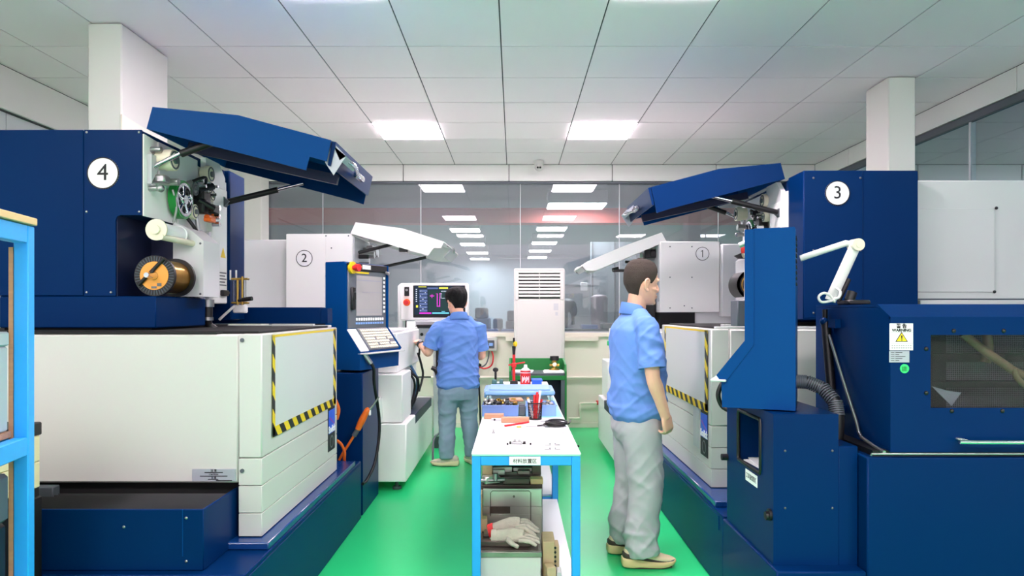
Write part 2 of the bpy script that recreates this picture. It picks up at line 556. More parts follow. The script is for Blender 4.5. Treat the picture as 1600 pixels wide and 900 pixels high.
# back wall: low cream wall, sill, pipes, glass above it
wb_ = tag(MB().box(XL - 0.1, XR + 0.1, YB, YB + 0.12, 0.62, 1.10).build('wall_back', 'wall', smooth=False), kind='structure')
MB().box(XL - 0.1, XR + 0.1, YB + 0.008, YB + 0.12, 0.0, 0.60).build('dado', 'wall_low', wb_, smooth=False)
MB().box(XL - 0.1, XR + 0.1, YB + 0.02, YB + 0.12, 0.595, 0.625).build('joint', 'gap', wb_, smooth=False)
tag(MB().box(XL, XR, YB - 0.03, YB + 0.14, 1.10, 1.15, 0.004).build('trim_5', 'wall'), kind='structure')
tag(MB().box(XL, XR, YB - 0.012, YB + 0.0, 0.0, 0.06, 0.003).build('baseboard_back', 'wall_low'), kind='structure')
t = MB().box(-0.1, 1.02, YB - 0.06, YB - 0.03, 1.05, 1.10, 0.003)
tag(t.build('trim_6', 'wall'), kind='structure')
win = tag(MB().box(XL, XR, YB + 0.0, YB + 0.04, 1.15, 1.165).build('window_1', 'lgrey', smooth=False), kind='structure')
gx = [XL, -2.32, -1.13, 0.078, 1.28, 2.48, XR]
for i, (a, b) in enumerate(zip(gx, gx[1:])):
    MB().box(a + 0.004, b - 0.004, YB + 0.015, YB + 0.023, 1.165, 2.955).build('pane', 'glass_back', win, smooth=False)
    if i:
        MB().box(a - 0.0045, a + 0.0045, YB + 0.013, YB + 0.025, 1.165, 2.955).build('glass_joint', 'lgrey', win, smooth=False)
r = root('pipe_run', 'cream conduit with a red valve low on the back wall', 'pipe', (0.8, YB - 0.04, 0.2))
MB().tube([(0.66, YB - 0.04, 0.12), (0.78, YB - 0.04, 0.12), (0.80, YB - 0.04, 0.14), (0.80, YB - 0.04, 0.27), (0.83, YB - 0.04, 0.30), (1.15, YB - 0.04, 0.30)], 0.013, sub=3).build('pipe', 'wall', r)
MB().cyl((1.0, YB - 0.04, 0.30), (1.06, YB - 0.04, 0.30), 0.02).box(0.99, 1.07, YB - 0.055, YB - 0.025, 0.32, 0.332, 0.003).build('valve', 'red', r)
solo(MB().cyl((-1.0, YB - 0.03, 0.61), (1.45, YB - 0.03, 0.61), 0.016), 'wall_conduit', 'wall', 'long cream conduit along the middle of the back wall', 'pipe')
r = root('breaker_box', 'white breaker box with blue grey switch on the back wall', 'electrical box', (-0.28, YB - 0.05, 0.93))
MB().box(-0.355, -0.20, YB - 0.07, YB, 0.93, 1.10, 0.01).build('box_body', 'white', r)
MB().box(-0.325, -0.235, YB - 0.078, YB - 0.068, 0.965, 1.06, 0.004).build('breaker_window', 'dgrey', r)
MB().box(-0.30, -0.25, YB - 0.086, YB - 0.076, 0.99, 1.03, 0.004).build('switch', 'bin_light', r)
MB().tube([(-0.27, YB - 0.04, 0.935), (-0.25, YB - 0.05, 0.86), (-0.27, YB - 0.06, 0.76), (-0.36, YB - 0.06, 0.72), (-0.45, YB - 0.05, 0.76)], 0.009).build('red_wire', 'red', r)
MB().tube([(-0.30, YB - 0.04, 0.935), (-0.31, YB - 0.05, 0.84), (-0.35, YB - 0.06, 0.76), (-0.45, YB - 0.05, 0.72)], 0.008).build('blue_wire', 'dgrey', r)
r = root('terminal_block', 'grey junction box with knotted cables beside the breaker box', 'electrical box', (-0.44, YB - 0.05, 0.75))
MB().box(-0.47, -0.39, YB - 0.06, YB, 0.93, 1.06, 0.006).build('box_body', 'lgrey', r)
MB().tube([(-0.43, YB - 0.04, 0.93), (-0.40, YB - 0.06, 0.85), (-0.46, YB - 0.07, 0.80), (-0.40, YB - 0.06, 0.76), (-0.44, YB - 0.05, 0.72), (-0.42, YB - 0.05, 0.5), (-0.40, YB - 0.05, 0.0)], 0.012).build('cable', 'black', r)
# dome camera
r = root('dome_camera', 'small white security camera under the ceiling by the back bulkhead', 'camera', (0.29, 8.25, ZC))
MB().cyl((0.295, 8.25, ZC - 0.05), (0.295, 8.25, ZC), 0.055, 0.062).build('mount', 'white', r)
MB().sphere((0.295, 8.24, ZC - 0.075), (0.05, 0.05, 0.048)).build('ball', 'white', r)
MB().cyl((0.28, 8.20, ZC - 0.085), (0.28, 8.188, ZC - 0.088), 0.012).cyl((0.308, 8.20, ZC - 0.085), (0.308, 8.188, ZC - 0.088), 0.012).build('lens', 'black', r)

# side walls
wl = tag(MB().box(XL - 0.12, XL - 0.02, YN, YB, 0, 1.15).build('wall_left', 'wall', smooth=False), kind='structure')
ys = [YN, -0.2, 1.3, 2.8, 4.3, 5.12, 6.3, 7.5, YB]
for a, b in zip(ys, ys[1:]):
    MB().box(XL - 0.07, XL - 0.03, a + 0.004, b - 0.004, 1.15, 2.862).build('wall_panel', 'side_left', wl, smooth=False)
wr = tag(MB().box(XR + 0.02, XR + 0.12, YN, YB, 0, 1.15).build('wall_right', 'wall', smooth=False), kind='structure')
w2 = tag(MB().box(XR, XR + 0.05, YN, YB, 1.15, 1.18).box(XR - 0.006, XR + 0.05, YN, YB, 2.93, 2.985).build('window_2', 'dgrey', smooth=False), kind='structure')
ys = [YN, 0.2, 1.9, 3.6, 5.62, 7.0, YB]
for i, (a, b) in enumerate(zip(ys, ys[1:])):
    MB().box(XR + 0.02, XR + 0.028, a + 0.004, b - 0.004, 1.18, 2.93).build('pane', 'glass_side', w2, smooth=False)
    if i:
        MB().box(XR + 0.012, XR + 0.036, a - 0.008, a + 0.008, 1.18, 2.93).build('mullion', 'lgrey', w2, smooth=False)
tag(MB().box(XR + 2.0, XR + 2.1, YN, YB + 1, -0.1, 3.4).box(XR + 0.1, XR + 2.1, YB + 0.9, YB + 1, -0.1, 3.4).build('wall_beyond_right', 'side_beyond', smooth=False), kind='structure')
tag(MB().box(XR + 0.12, XR + 2.1, YN, YB + 1, -0.1, 0).build('floor_beyond_right', 'hall_floor', smooth=False), kind='structure')
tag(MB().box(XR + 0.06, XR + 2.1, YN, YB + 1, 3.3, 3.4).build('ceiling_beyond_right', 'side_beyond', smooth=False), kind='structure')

# columns
for nm, a in (('column_left_front', (-2.62, -2.411, 4.295, 4.87)), ('column_left_back', (-3.35, -2.96, 8.19, YB - 0.02)), ('column_right', (2.829, 3.035, 5.28, 5.62))):
    c = tag(MB().box(a[0], a[1], a[2], a[3], 0, ZC, 0.008).build(nm, 'column'), kind='structure')
    if nm == 'column_left_front':
        MB().prism([(4.29, 0), (4.88, 0), (4.88, 2.58), (4.29, 2.62)], 'x', -2.414, -2.405).build('column_cladding', 'wall', c, smooth=False)

# ---------------------------------------------------------------- the hall behind the glass
HY = 25.0
tag(MB().box(-7, 7, YB + 0.12, HY, -0.1, 0).build('floor_hall', 'hall_floor', smooth=False), kind='structure')
tag(MB().box(-7, 7, YB + 0.12, HY, 3.42, 3.5).build('ceiling_hall', 'hall_ceil', smooth=False), kind='structure')
tag(MB().box(-7, 7, HY, HY + 0.1, 0, 3.5).build('wall_hall_back', 'hall_wall', smooth=False), kind='structure')
tag(MB().box(-7.1, -7, YB + 0.12, HY, 0, 3.5).build('wall_hall_left', 'hall_wall', smooth=False), kind='structure')
tag(MB().box(7, 7.1, YB + 0.12, HY, 0, 3.5).build('wall_hall_right', 'hall_wall', smooth=False), kind='structure')
solo(MB().box(-6.9, 6.9, 12.5, 12.75, 3.0, 3.23).box(-6.9, 6.9, 12.45, 12.8, 3.225, 3.25).box(-6.9, 6.9, 12.45, 12.8, 2.985, 3.005), 'crane_beam', 'hall_beam', 'long red crane beam crossing the hall behind the glass', 'beam')
spots = [(1.06, 11.9, 0.95), (-1.08, 15.5, 0.62), (0.82, 15.2, 0.62), (-1.11, 18.8, 0.62), (0.80, 18.4, 0.62), (-1.12, 21.5, 0.62), (0.78, 20.8, 0.62), (-1.17, 24.0, 0.62), (0.78, 23.4, 0.62)]
names = ['the wide one before the red beam', 'first left one past the red beam', 'first right one past the red beam', 'second left one past the red beam', 'second right one past the red beam', 'third left one past the red beam', 'third right one past the red beam', 'deepest one of the left row', 'deepest one of the right row']
for (x, y, w), nm in zip(spots, names):
    r = root('hall_light', 'hall ceiling panel beyond the glass, ' + nm, 'light', (x, y, 3.2), 'hall lights behind the glass')
    MB().box(x - w / 2 - 0.02, x + w / 2 + 0.02, y - 0.32, y + 0.32, 3.203, 3.42).build('light_housing', 'offwhite', r, smooth=False)
    MB().box(x - w / 2, x + w / 2, y - 0.3, y + 0.3, 3.19, 3.203).build('diffuser', 'hall_light', r, smooth=False)
solo(MB().cyl((-0.55, HY - 0.08, 3.3), (2.3, HY - 0.08, 3.3), 0.03), 'hall_pipe', 'lgrey', 'thin horizontal pipe on the far hall wall', 'pipe')
# far right: a grey sliding partition with a doorway
hp = tag(MB().box(1.32, 3.6, 12.0, 12.08, 0, 2.6).build('wall_hall_partition', 'hall_wall', smooth=False), kind='structure')
for x in (1.34, 1.72, 2.1):
    MB().box(x, x + 0.02, 11.985, 12.0, 0, 2.6).build('partition_rib', 'hall_mach', hp, smooth=False)
MB().box(0.86, 1.30, 12.0, 12.05, 0, 1.84).build('partition_door', 'lgrey', hp, smooth=False)
MB().box(0.83, 0.86, 11.98, 12.06, 0, 1.87).box(0.83, 1.32, 11.98, 12.06, 1.84, 1.87).build('door_frame', 'hall_mach', hp, smooth=False)
solo(MB().box(1.14, 1.26, 11.95, 11.98, 1.76, 1.90, 0.004), 'hall_sign', 'paper', 'small white sign beside the hall doorway', 'sign')
r = root('hall_bench', 'grey hall workbench with blue bins, right of the air conditioner', 'bench', (1.2, 10.0, 0))
MB().box(0.72, 2.4, 9.7, 10.3, 0.98, 1.16, 0.01).build('bench_body', 'hall_mach', r)
for x in (0.76, 2.3):
    MB().box(x, x + 0.06, 9.75, 10.25, 0, 0.98).build('leg', 'hall_mach', r, smooth=False)
for k in range(5):
    MB().box(0.95 + 0.28 * k, 1.17 + 0.28 * k, 9.72, 9.98, 1.16, 1.22 + 0.02 * (k % 3), 0.01).build('bin', 'bin_blue' if k < 1 else 'hall_mach', r)
r = root('hall_drill', 'dark drilling machine standing in the hall beside the air conditioner', 'machine', (0.82, 10.9, 0))
MB().box(0.70, 0.98, 10.8, 11.2, 0, 0.95, 0.02).build('base', 'hall_mach', r)
MB().cyl((0.80, 11.0, 0.95), (0.80, 11.0, 1.45), 0.05).sphere((0.84, 10.95, 1.5), (0.14, 0.14, 0.11)).sphere((0.93, 10.9, 1.42), (0.06, 0.06, 0.1)).cyl((0.92, 10.9, 1.38), (0.92, 10.9, 1.2), 0.025).build('drill_head', 'dgrey', r)
r = root('hall_tank', 'pale pink round tank in the hall behind the glass', 'tank', (1.33, 10.9, 0))
MB().cyl((1.33, 10.9, 0.9), (1.33, 10.9, 1.62), 0.13, n=28).sphere((1.33, 10.9, 1.62), (0.13, 0.13, 0.05)).build('shell', material('pink_tank', (200, 180, 190), 0.5), r)
MB().cyl((1.33, 10.9, 0.0), (1.33, 10.9, 0.9), 0.15, n=20).build('stand', 'hall_mach', r)
for i, (x0, x1, z1) in enumerate(((-1.3, -0.95, 1.22), (-0.92, -0.62, 1.34), (-0.60, -0.36, 1.46), (-0.33, -0.14, 1.30), (-0.12, 0.10, 1.42))):
    r = root('hall_machine', 'grey machine in the hall left of the air conditioner, number %s from the left' % ('one', 'two', 'three', 'four', 'five')[i], 'machine', ((x0 + x1) / 2, 10.6, 0))
    MB().box(x0, x1, 10.3, 10.9, 0, z1 - 0.16, 0.01).box(x0 + 0.02, x1 - 0.03, 10.4, 10.8, z1 - 0.16, z1, 0.02).build('body', 'hall_mach', r)
    MB().box(x0 + 0.04, x1 - 0.06, 10.28, 10.302, z1 - 0.40, z1 - 0.24).build('panel', 'lgrey' if i % 2 else 'dgrey', r, smooth=False)
r = root('hall_rack', 'long blue rack of bins low behind the glass', 'rack', (-0.7, 9.5, 0))
MB().box(-1.6, 0.3, 9.3, 9.7, 1.02, 1.10, 0.004).build('bin_row', 'bin_blue', r)
for k in range(8):
    MB().box(-1.55 + 0.23 * k, -1.36 + 0.23 * k, 9.28, 9.5, 1.10, 1.17, 0.01).build('bin', 'bin_blue', r)
for x in (-1.58, 0.24):
    MB().box(x, x + 0.04, 9.35, 9.65, 0, 1.02).build('leg', 'hall_mach', r, smooth=False)

r = root('side_room_fill', 'added unseen ceiling panel brightening the room beyond the right glass', 'light', (XR + 1.2, 4.5, 3.28))  # unseen panel added so that the right glass looks brighter
MB().box(XR + 0.9, XR + 1.5, 3.6, 4.8, 3.283, 3.298).build('light_housing', 'offwhite', r, smooth=False)
MB().box(XR + 0.92, XR + 1.48, 3.62, 4.78, 3.278, 3.283).build('diffuser', 'hall_light', r, smooth=False)
# ---------------------------------------------------------------- the blue wire-cutting machines (number four as built, number three turned round)
def head_parts(o, p, num_face):
    """work head, wire drive plate and raised hood; o = list that collects the parts"""
    def keep(x):
        o.append(x); return x
    XF = -1.756
    # casing with the spool recess
    mb = MB()
    mb.box(-2.43, -1.88, 3.303, 4.25, 1.48, 2.265, 0.004)
    mb.box(-1.88, XF, 3.303, 3.62, 1.865, 2.265, 0.004)
    mb.box(-1.88, XF, 3.62, 4.25, 1.48, 2.265, 0.004)
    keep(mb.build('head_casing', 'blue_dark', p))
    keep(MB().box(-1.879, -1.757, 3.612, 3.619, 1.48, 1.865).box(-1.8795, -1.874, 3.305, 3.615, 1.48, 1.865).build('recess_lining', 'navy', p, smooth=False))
    keep(MB().box(-2.43, -2.031, 3.296, 3.304, 1.484, 2.267, 0.003).build('front_panel', 'blue_dark', p))  # darker blue than the hood, standing in for dimmer light here
    q = [(-2.027, 2.267), (XF, 2.267), (XF, 1.865), (-1.855, 1.865), (-1.872, 1.858), (-1.879, 1.84), (-1.879, 1.484), (-2.027, 1.484)]
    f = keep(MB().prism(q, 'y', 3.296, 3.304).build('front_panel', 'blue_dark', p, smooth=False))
    mb = MB()
    for x, z in ((-2.015, 2.255), (-1.768, 2.255), (-2.015, 1.88), (-1.768, 1.88), (-2.015, 1.50), (-1.90, 1.50)):
        mb.sphere((x, 3.295, z), (0.006, 0.004, 0.006), u=8, v=6)
    mb.build('screw', 'steel', f)
    # lower box under the spool
    keep(MB().box(-2.43, -1.69, 3.298, 3.83, 1.332, 1.482, 0.005).build('spool_shelf', 'blue_dark', p))
    keep(MB().box(-2.42, -1.72, 3.32, 4.2, 1.31, 1.334).build('shelf_seal', 'blackm', p, smooth=False))
    # white drive plate and what is bolted on it
    pl = keep(MB().prism([(3.305, 2.25), (4.25, 2.19), (4.25, 1.47), (3.62, 1.47), (3.62, 1.862), (3.305, 1.862)], 'x', XF, XF + 0.007).build('drive_plate', 'white_lit', p, smooth=False))
    X = XF + 0.007
    mb = MB().box(X, X + 0.012, 3.42, 3.84, 2.03, 2.24, 0.003).box(X, X + 0.012, 3.62, 3.85, 1.84, 2.02, 0.003)
    mb.build('backing_plate', 'grey_lit', pl)
    MB().prism([(3.90, 2.27), (4.08, 2.27), (4.16, 2.20), (4.16, 2.08), (3.90, 2.08)], 'x', X, X + 0.03).build('guide_bracket', 'grey_lit', pl, smooth=False)
    first = len(o)
    # big wheel: green tyre, chrome spoked disc
    cy, cz, R = 3.70, 1.985, 0.098
    wheel = keep(MB().ring((X + 0.014, cy, cz), (X + 0.052, cy, cz), R, R - 0.014, n=40).build('drive_wheel', 'green_p', p))
    mb = MB().ring((X + 0.02, cy, cz), (X + 0.056, cy, cz), R - 0.012, R - 0.026, n=40).cyl((X, cy, cz), (X + 0.062, cy, cz), 0.024).cyl((X + 0.012, cy, cz), (X + 0.022, cy, cz), R - 0.014, n=36)
    for k in range(5):
        a = 2 * PI * k / 5 + 0.3
        mb.tube([(X + 0.044, cy + 0.02 * math.cos(a), cz + 0.02 * math.sin(a)), (X + 0.044, cy + (R - 0.02) * math.cos(a), cz + (R - 0.02) * math.sin(a))], 0.011, sub=1)
        mb.ring((X + 0.03, cy + 0.052 * math.cos(a + 0.63), cz + 0.052 * math.sin(a + 0.63)), (X + 0.05, cy + 0.052 * math.cos(a + 0.63), cz + 0.052 * math.sin(a + 0.63)), 0.026, 0.020, n=18)
    mb.build('spoked_disc', 'chrome', wheel)
    def pulley(cy, cz, R, m, name='pulley', d=0.06, hub='dgrey'):
        w = keep(MB().cyl((X + 0.012, cy, cz), (X + d * 0.55, cy, cz), R * 0.9).cyl((X + d * 0.55, cy, cz), (X + d, cy, cz), R, n=26).build(name, m, p))
        MB().cyl((X, cy, cz), (X + d + 0.012, cy, cz), R * 0.34).ring((X + d - 0.002, cy, cz), (X + d + 0.003, cy, cz), R * 0.85, R * 0.7).build('hub', hub, w)
    pulley(3.52, 2.15, 0.052, 'cream', d=0.09)
    pulley(4.0, 2.175, 0.047, 'cream', hub='dgrey')
    pulley(4.02, 2.06, 0.034, 'cream', hub='dgrey')
    pulley(3.83, 2.07, 0.042, 'steel', d=0.05)
    pulley(3.82, 1.94, 0.04, 'cream', d=0.055, hub='dgrey')
    keep(MB().box(X, X + 0.07, 3.46, 3.52, 2.03, 2.07, 0.008).cyl((X + 0.02, 3.56, 2.05), (X + 0.09, 3.56, 2.05), 0.018).build('wire_guide', 'steel', p))
    keep(MB().cyl((X, 3.45, 2.0), (X + 0.05, 3.45, 2.0), 0.013, n=12).sphere((X + 0.055, 3.45, 2.0), 0.019).cyl((X, 3.47, 2.19), (X + 0.05, 3.47, 2.19), 0.014).build('knob', 'steel', p))
    mb = MB().box(X + 0.01, X + 0.07, 3.88, 3.98, 1.99, 2.08, 0.01).box(X + 0.02, X + 0.08, 3.86, 3.93, 1.94, 2.02, 0.01).box(X + 0.02, X + 0.10, 3.93, 4.02, 1.95, 2.00, 0.008).cyl((X + 0.04, 3.88, 2.06), (X + 0.09, 3.95, 2.10), 0.02).cyl((X + 0.05, 3.86, 2.01), (X + 0.11, 3.92, 1.97), 0.016)
    mb.tube([(X + 0.05, 3.80, 2.10), (X + 0.09, 3.86, 2.13), (X + 0.06, 3.92, 2.09)], 0.008)
    keep(mb.build('threading_unit', 'black', p))
    mb = MB().cyl((X + 0.07, 3.92, 1.925), (X + 0.07, 4.0, 1.93), 0.016).box(X + 0.06, X + 0.10, 3.9, 3.97, 1.90, 1.92, 0.004).tube([(X + 0.03, 3.96, 2.01), (X + 0.08, 3.98, 1.97), (X + 0.06, 3.99, 1.93)], 0.007)
    keep(mb.build('solenoid', 'orange', p))
    mb = MB()
    for k in range(7):
        y = 3.84 + 0.03 * k
        mb.cyl((X + 0.05, y, 2.11 - 0.025 * (k % 3)), (X + 0.09, y, 2.11 - 0.025 * (k % 3)), 0.009, n=10)
    for z in (1.90, 1.94, 1.99):
        mb.cyl((X + 0.06, 4.02, z), (X + 0.10, 4.02, z), 0.015, n=12)
    keep(mb.build('fitting', 'chrome', p))
    keep(MB().tube([(X + 0.05, 3.84, 1.92), (X + 0.06, 3.85, 1.80), (X + 0.06, 3.83, 1.70)], 0.012).build('steel_arm', 'steel', p))
    keep(MB().tube([(X + 0.04, 3.60, 2.02), (X + 0.05, 3.62, 1.94), (X + 0.03, 3.63, 1.86)], 0.006).build('steel_arm', 'steel', p))
    keep(MB().tube([(X + 0.03, 3.78, 1.90), (X + 0.06, 3.80, 1.85), (X + 0.06, 3.86, 1.80)], 0.009).build('cable', 'black', p))
    for q in o[first:]:
        q.location.y -= 0.10
    # sloping white cover behind the spool
    cv = keep(MB().prism([(XF, 1.87), (-1.68, 1.84), (-1.60, 1.775), (-1.60, 1.486), (XF, 1.486)], 'y', 3.60, 3.80).build('spool_cover', 'grey_lit', p, smooth=False))
    mb = MB()
    for x, z in ((-1.615, 1.50), (-1.615, 1.76), (-1.74, 1.50), (-1.74, 1.80)):
        mb.sphere((x, 3.599, z), (0.006, 0.004, 0.006), u=8, v=6)
    mb.build('screw', 'dgrey', cv)
    # vertical axis column
    mb = MB().box(XF, -1.735, 3.805, 3.97, 1.475, 1.86, 0.003).box(-1.735, -1.715, 3.82, 3.85, 1.475, 1.86, 0.002).box(-1.735, -1.715, 3.93, 3.96, 1.475, 1.86, 0.002)
    keep(mb.build('axis_column', 'lgrey', p))
    door = keep(MB().box(XF, -1.712, 3.975, 4.175, 1.455, 2.13, 0.006).build('axis_door', 'white_lit', p))
    MB().box(-1.7125, -1.7105, 4.06, 4.16, 1.66, 1.82).build('warning_label', 'paper', door, smooth=False)
    MB().prism([(4.075, 1.725), (4.145, 1.725), (4.11, 1.785)], 'x', -1.7106, -1.7095).build('warning_triangle', 'yellow', door, smooth=False)
    MB().box(-1.712, -1.690, 4.07, 4.15, 1.50, 1.535, 0.005).cyl((-1.70, 4.15, 1.52), (-1.70, 4.165, 1.52), 0.008).build('latch', 'black', door)
    mb = MB()
    for k in range(5):
        mb.box(-1.7125, -1.7112, 4.06, 4.16 - 0.02 * (k % 2), 1.56 + 0.018 * k, 1.568 + 0.018 * k)
    mb.build('fine_print', 'print_g', door, smooth=False)
    # lower nozzle and hose
    sp = keep(MB().cyl((-1.70, 3.88, 1.435), (-1.70, 3.88, 1.475), 0.034).cyl((-1.70, 3.88, 1.36), (-1.70, 3.88, 1.378), 0.03).build('nozzle', 'steel', p))
    MB().cyl((-1.70, 3.88, 1.378), (-1.70, 3.88, 1.436), 0.026).tube([(-1.70, 3.88, 1.36), (-1.695, 3.89, 1.33), (-1.66, 3.91, 1.30)], 0.022).build('nozzle_hose', 'black', sp)
    # rear cover of the head
    rc = keep(MB().box(-2.43, -1.73, 4.255, 4.49, 1.357, 2.267, 0.006).build('rear_cover', 'blue_dark', p))
    MB().box(-2.09, -1.735, 4.486, 4.494, 1.37, 2.262, 0.002).build('cover_panel', 'blue_dark', rc, smooth=False)
    mb = MB()
    for x in (-2.075, -1.79):
        for z in (2.22, 1.78, 1.40):
            mb.sphere((x, 4.495, z), (0.007, 0.005, 0.007), u=8, v=6)
    mb.build('screw', 'dgrey', rc)
    # the raised hood: folded sheet with two side walls
    P = [(-1.735, 2.273), (-1.707, 2.376), (-1.302, 2.337), (-0.864, 2.219), (-0.885, 2.119), (-0.965, 2.141), (-0.982, 2.077)]
    y0, y1 = 3.30, 4.19
    t = 0.006
    hood = keep(MB().prism([P[1], P[2], P[3], (P[3][0] - 0.001, P[3][1] - t), (P[2][0] - 0.001, P[2][1] - t), (P[1][0], P[1][1] - t)], 'y', y0 + t, y1 - t).prism([P[0], P[1], (P[1][0] + t, P[1][1] - t), (P[0][0] + t, P[0][1])], 'y', y0 + t, y1 - t).build('hood', 'blue', p, smooth=False))
    MB().prism(P, 'y', y0, y0 + t).build('hood_side', 'blue', hood, smooth=False)
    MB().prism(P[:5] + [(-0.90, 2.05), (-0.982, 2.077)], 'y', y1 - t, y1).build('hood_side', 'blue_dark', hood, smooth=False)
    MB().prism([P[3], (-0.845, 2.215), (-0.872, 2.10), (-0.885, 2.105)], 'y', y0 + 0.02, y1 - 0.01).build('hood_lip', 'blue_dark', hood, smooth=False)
    MB().box(-1.69, -0.9, y0 + 0.30, y0 + 0.33, 2.15, 2.20, rot=Matrix.Rotation(math.radians(12.5), 3, 'Y')).build('hood_stiffener', 'navy', hood, smooth=False)
    mb = MB().prism([(-0.862, 2.216), (-0.80, 2.15), (-0.86, 2.06), (-0.90, 2.12)], 'y', y0 + 0.03, y0 + 0.036)
    mb.prism([(-0.86, 2.20), (-0.80, 2.15), (-0.83, 2.13)], 'y', y0 + 0.03, y0 + 0.30)
    mb.build('hood_flap', 'plate', hood, smooth=False)
    mb = MB().tube([(-0.84, y0 + 0.1, 2.16), (-0.80, y0 + 0.2, 2.14), (-0.83, y0 + 0.42, 2.13)], 0.01).box(-0.85, -0.82, y0 + 0.4, y0 + 0.55, 2.12, 2.15, 0.006)
    mb.build('hood_catch', 'chrome', hood)
    # gas struts
    s = keep(MB().cyl((-1.745, 3.36, 2.10), (-1.53, 3.36, 2.205), 0.011, n=12).build('gas_strut', 'chrome', p))
    MB().cyl((-1.60, 3.36, 2.168), (-1.36, 3.36, 2.255), 0.018, n=12).build('cylinder', 'black', s)
    MB().prism([(3.33, 2.02), (3.40, 2.11), (3.37, 2.16), (3.33, 2.16)], 'x', XF + 0.007, XF + 0.03).build('strut_bracket', 'lgrey', s, smooth=False)
    s = keep(MB().cyl((-1.70, 4.15, 2.06), (-1.25, 4.15, 2.17), 0.011, n=12).build('gas_strut', 'chrome', p))
    MB().cyl((-1.70, 4.15, 2.06), (-1.40, 4.15, 2.133), 0.018, n=12).build('cylinder', 'black', s)
    MB().prism([(-1.75, 2.12), (-1.75, 1.99), (-1.68, 2.06)], 'y', 4.12, 4.16).build('strut_bracket', 'dgrey', s, smooth=False)

def number_disc(o, p, s, c, right, r):
    """round white number plate; right = reading direction, c = centre on the panel"""
    c = Vector(c); u = Vector((0, 0, 1)); rv = Vector(right); n = rv.cross(u)
    d = MB().cyl(c, c + n * 0.002, r, n=40).build('number_plate', 'paper', p)
    o.append(d)
    MB().ring(c + n * 0.0005, c + n * 0.003, r * 1.0, r * 0.925, n=44).build('number_ring', 'print', d)
    if s == '1':
        q = lambda a, b: c + n * 0.003 + rv * (a * r) + u * (b * r)
        MB().tube([q(-0.22, 0.30), q(0.02, 0.52), q(0.02, -0.52)], r * 0.055, n=6, sub=1).build('numeral', 'print', d)
    else:
        text(d, s, r * 1.45, c + n * 0.003, rv, u, name='numeral')
    return d

def side_logo(p, name, x, y0, y1, z0, z1):
    """blue and black name badge on the aisle side"""
    zm = z0 + (z1 - z0) * 0.40
    b = MB().box(x, x + 0.003, y0, y1, z0, z1, 0.002).build(name, 'print', p, smooth=False)
    MB().box(x + 0.003, x + 0.004, y0 + 0.008, y1 - 0.008, zm, z1 - 0.02).build('badge_blue', 'sticker_blue', b, smooth=False)
    MB().prism([(y0 + 0.02, zm + 0.09), (y0 + 0.035, zm + 0.10), (y1 - 0.02, zm + 0.05), (y1 - 0.03, zm + 0.045)], 'x', x + 0.004, x + 0.0045).build('badge_swoosh', 'sticker_pink', b, smooth=False)
    text(b, 'Sodick', (y1 - y0) * 0.36, (x + 0.0048, (y0 + y1) / 2, zm + 0.022), (0, 1, 0), (0, 0, 1), 'paper', bold=0.002)
    MB().ring((x + 0.003, (y0 + y1) / 2, (z0 + zm) / 2), (x + 0.004, (y0 + y1) / 2, (z0 + zm) / 2), 0.038, 0.03).build('badge_emblem', 'print_g', b)
    return b

